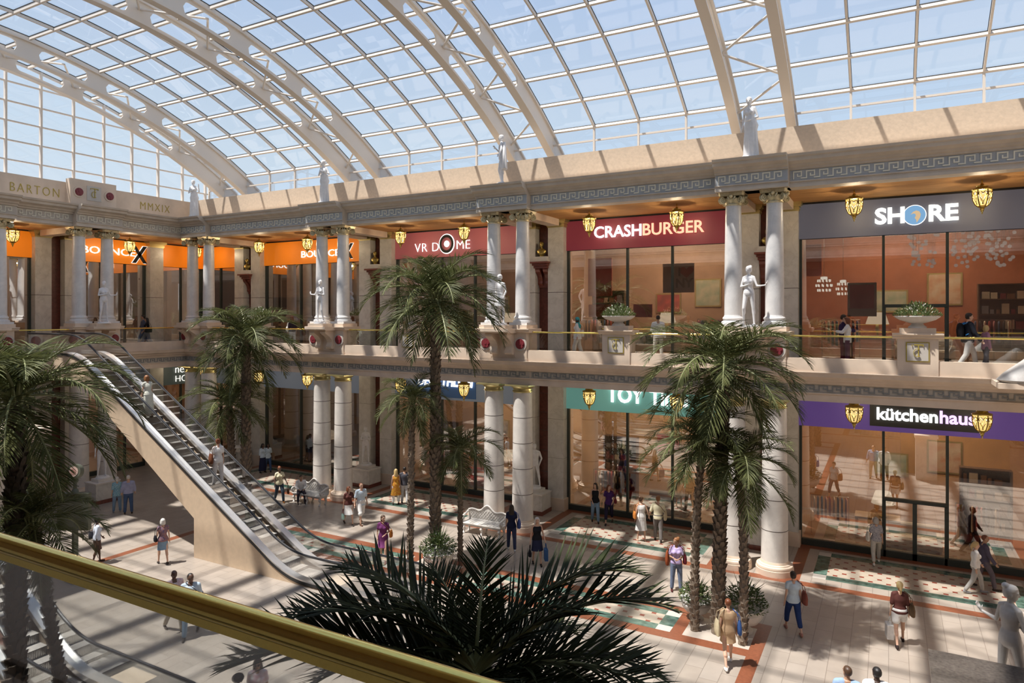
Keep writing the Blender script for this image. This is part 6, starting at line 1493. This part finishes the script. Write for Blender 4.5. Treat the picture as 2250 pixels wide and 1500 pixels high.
# the near statue at the lower right, on a dark block
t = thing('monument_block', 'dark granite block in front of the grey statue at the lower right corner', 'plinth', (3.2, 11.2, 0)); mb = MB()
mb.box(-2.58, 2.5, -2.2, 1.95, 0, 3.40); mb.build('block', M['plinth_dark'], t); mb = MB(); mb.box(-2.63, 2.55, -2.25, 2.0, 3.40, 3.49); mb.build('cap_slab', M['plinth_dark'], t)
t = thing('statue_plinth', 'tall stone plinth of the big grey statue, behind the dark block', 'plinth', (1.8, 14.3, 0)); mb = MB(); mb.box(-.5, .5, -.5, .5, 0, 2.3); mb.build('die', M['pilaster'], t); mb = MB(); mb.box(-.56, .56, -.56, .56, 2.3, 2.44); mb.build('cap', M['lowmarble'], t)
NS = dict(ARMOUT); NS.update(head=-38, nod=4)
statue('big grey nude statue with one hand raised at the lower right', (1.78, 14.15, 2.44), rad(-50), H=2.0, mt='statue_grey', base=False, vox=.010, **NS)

# rounded grey stone sculpture cut by the right edge, on the balcony front
t = thing('stone_sculpture', 'blue grey rounded stone form cut off by the right edge of the balcony', 'sculpture', (3.28, 23.6, 7.1)); mb = MB()
mb.loft([((0, 0, 0), .5, .4), ((0, 0, .08), .62, .45), ((.05, 0, .25), .52, .40), ((.14, 0, .45), .38, .32), ((.22, 0, .62), .25, .24), ((.28, 0, .78), .14, .15), ((.30, 0, .85), .05, .05)], 24); mb.build('form', M['statue_grey'], t)
mb = MB(); mb.box(-.6, .9, -.4, 1.6, -.15, 0); mb.build('bracket_shelf', M['stone'], t)

# gilt busts on red brackets between the upper pilasters
for c in PAIRS[:4]:
    nm = upn[c]
    t = thing('wall_bracket', 'red scrolled wall bracket under a gold bust, ' + nm, 'bracket', (c, 29.0, 10.4), 0, 'bust brackets'); mb = MB()
    mb.box(-.46, .46, -.75, 0, 1.0, 1.08); mb.box(-.40, .40, -.62, 0, .9, 1.0); mb.box(-.36, .36, -.52, 0, .78, .9)
    S = [(0, 0), (-.08, .0), (-.14, .08), (-.12, .2), (-.16, .35), (-.26, .5), (-.40, .62), (-.46, .72), (-.44, .78), (0, .78)]
    for x in (-.2, .2): mb.prism(S, x - .12, x + .12)
    mb.box(-.3, .3, -.05, 0, -.1, .8); mb.build('bracket', M['bracketred'] if 'bracketred' in M else flat('bracketred', (.20, .055, .035), .35), t)
    mb = MB(); mb.box(-.42, .42, -.68, 0, 1.08, 1.16); mb.box(-.36, .36, -.6, 0, 1.16, 1.32); mb.build('shelf_top', M['bowl'], t)
    t = thing('bust', 'aged gold bust on the red bracket, ' + nm, 'bust', (c, 28.62, 11.72), S0 + rad(10), 'gold busts'); mb = MB(); f = Fig(fem=False, H=2.0)
    mb2 = MB(); f.J = {k_: v - Vector((0, 0, f.J['neck'].z - .38)) for k_, v in f.J.items()}; f.hc = f.hc * 1; f.hc.z = .38 + .18; f.skull(mb2); f.hair(mb2, 'short')
    mb2.cap((0, 0, .30), .062, (0, .015, .50), .055, 12)
    mb2.loft([((0, .0, .0), .10, .09), ((0, 0, .04), .08, .07), ((0, 0, .09), .13, .10), ((0, .01, .17), .21, .13), ((0, .0, .28), .24, .12), ((0, -.005, .35), .17, .095), ((0, 0, .39), .07, .07)], 20)
    put('bust_figure', remesh(mb2, 'bust', M['bust'], .012, 2), t)

# ------------------------------------------------------------------ benches, sign post, kiosk
def bench():
    t = thing('bench', 'x', 'bench', group='white ornate benches'); w = .92
    mb = MB(); mb.box(-w, w, -.52, .0, .40, .45); mb.tube([(-w, -.52, .425), (w, -.52, .425)], .03, 8); mb.box(-w + .05, w - .05, -.5, -.02, .33, .40)
    for k in range(13): x = -w + .1 + k * (2 * w - .2) / 12; mb.tube([(x, -.5, .453), (x, -.02, .453)], .012, 5)
    mb.build('seat', M['bowl'], t)
    mb = MB(); K = 40; hh = lambda x: .86 + .20 * math.exp(-(x / .30) ** 2) + .04 * cos(x * 9); top = [(x, .02, hh(x)) for x in [-w + 2 * w * i / K for i in range(K + 1)]]
    mb.tube(top, .036, 8); mb.tube([(-w, .02, .47), (w, .02, .47)], .03, 8)
    for i in range(K):
        (x0, _, z0), (x1, _, z1) = top[i], top[i + 1]; mb.add([(x0, .03, .46), (x1, .03, .46), (x1, .03, z1), (x0, .03, z0), (x0, .05, .46), (x1, .05, .46), (x1, .05, z1), (x0, .05, z0)], [(0, 1, 2, 3), (7, 6, 5, 4)])
    for k in range(-9, 22):
        for s in (1, -1):
            pts = []
            for q in range(9):
                z = .48 + .05 * q; x = s * (-w + k * .13 + .9 * (z - .48)) if s > 0 else -(-w + k * .13 + .9 * (z - .48))
                if abs(x) < w - .02 and z < hh(x): pts.append((x, .02, z))
            if len(pts) > 1: mb.tube(pts, .010, 5)
    mb.build('backrest', M['bowl'], t)
    for s in (-1, 1):
        mb = MB(); pts = [(s * w, .02, .80), (s * w, -.18, .74), (s * w, -.38, .68)] + [(s * w, -.44 + .09 * sin(a), .60 + .09 * cos(a)) for a in [-.3 - i * .55 for i in range(9)]]
        mb.tube(pts, .045, 8); mb.tube([(s * w, -.46, .46), (s * w, -.44, .54)], .04, 8); mb.build('armrest', M['bowl'], t)
    for s in (-1, 0, 1):
        for y in (-.44, -.06):
            mb = MB(); x = s * (w - .08); mb.tube([(x, y, .36), (x, y - .05, .26), (x, y + .02, .14), (x, y - .03, .05), (x, y - .05, 0)], [.06, .065, .04, .04, .055], 8); mb.build('leg', M['bowl'], t)
    return t
bn = bench(); bn.location = (-24.3, 24.25, 0); bn['label'] = 'white ornate lattice bench where a person sits, before the columns'
dup(bn, (-14.55, 24.25, 0), 0, 'white ornate lattice bench beside the woman in navy, before the columns')
t = thing('sign_post', 'grey green post with panel and round dial, left of the escalator', 'sign', tuple(at(165, 1277))); mb = MB()
mb.box(-.26, .26, -.2, .2, 0, .12); mb.build('foot', M['greenpost'], t); mb = MB(); mb.box(-.07, .07, -.07, .07, .1, 2.2); mb.build('post', M['greenpost'], t)
mb = MB(); mb.box(-.55, .50, -.09, .09, 1.75, 3.0, 0, lambda x, y, z: (x * cos(.5) - y * sin(.5), x * sin(.5) + y * cos(.5), z)); mb.build('panel', M['greenpost'], t)
mb = MB(); mb.lathe([(.12, 3.0), (.10, 3.1), (.06, 3.14), (.06, 3.34), (.10, 3.36), (.11, 3.42), (.08, 3.46), (.08, 3.5)], n=16); mb.tube([(-.16, 0, 3.24), (.2, 0, 3.24)], .018, 6); mb.build('neck', M['greenpost'], t)
mb = MB(); dd = Vector((.35, -.85, .15)).normalized(); c = Vector((.02, 0, 3.72)); mb.tube([c - dd * .09, c + dd * .09], .25, 24); mb.tube([c + dd * .085, c + dd * .10], .17, 24, 1); mb.tube([c + dd * .10, c + dd * .11], .10, 20, 2)
mb.build('round_dial', [M['greenpost'], flat('dial face', (.62, .45, .38)), flat('dial centre', (.45, .25, .2))], t)
t = thing('stone_pier', 'beige stone pier with a moulded cap cut by the left edge', 'pier', (-25.2, 11.6, 0)); mb = MB(); mb.box(-1.2, .0, -.8, .5, 0, 4.85); mb.build('shaft', M['stone_grey'], t)
mb = MB(); mb.prism([(-1.3, 5.05), (1.0, 5.05), (1.0, 5.25), (-1.3, 5.25)], -1.6, .6); mb.prism([(-.8, 4.8), (.5, 4.8), (.95, 5.05), (-1.25, 5.05)], -1.4, .5); mb.build('cap', M['stone'], t)

# ------------------------------------------------------------------ lights, sky, camera
S = bpy.data.lights.new('sun', 'SUN'); S.energy = SUN_E; S.color = (1, .93, .84); S.angle = rad(1.0)
o = bpy.data.objects.new('sun', S); COL.objects.link(o); o.rotation_euler = Vector((.30, .32, -1)).to_track_quat('-Z', 'Y').to_euler()
w = bpy.data.worlds.new('sky'); SC.world = w; w.use_nodes = True; t = w.node_tree; t.nodes.clear()
out = t.nodes.new('ShaderNodeOutputWorld'); bg = N(t, 'Background', Strength=SKY_E); tc = N(t, 'TexCoord'); sp = N(t, 'SeparateXYZ'); r = N(t, 'ValToRGB')
t.links.new(tc.outputs['Generated'], sp.inputs[0]); t.links.new(sp.outputs[2], r.inputs[0]); t.links.new(r.outputs[0], bg.inputs[0]); t.links.new(bg.outputs[0], out.inputs[0])
e = r.color_ramp.elements; e[0].position = 0; e[0].color = (.84, .92, .97, 1); e[1].position = 1; e[1].color = (.42, .55, .80, 1); q = e.new(.22); q.color = (.68, .81, .93, 1); q = e.new(.45); q.color = (.50, .64, .88, 1)
cam = bpy.data.cameras.new('camera'); cam.lens = 24; cam.sensor_width = 36; cam.shift_y = -58 / 2250; cam.clip_end = 400; cam.clip_start = .05
co = bpy.data.objects.new('camera', cam); COL.objects.link(co); co.location = (0, 0, 9); co.rotation_euler = (PI / 2, 0, math.atan2(CS, CC)); SC.camera = co
SC.view_settings.view_transform = 'Standard'; SC.view_settings.look = 'None'; SC.view_settings.exposure = EXPO; SC.view_settings.gamma = 1
try: SC.view_settings.use_curve_mapping = False
except Exception: pass
SC.cycles.use_denoising = True; SC.cycles.max_bounces = 8; SC.cycles.diffuse_bounces = 4; SC.cycles.glossy_bounces = 4; SC.cycles.transparent_max_bounces = 24; SC.cycles.transmission_bounces = 4
SC.cycles.sample_clamp_indirect = 6; SC.cycles.caustics_reflective = False; SC.cycles.caustics_refractive = False
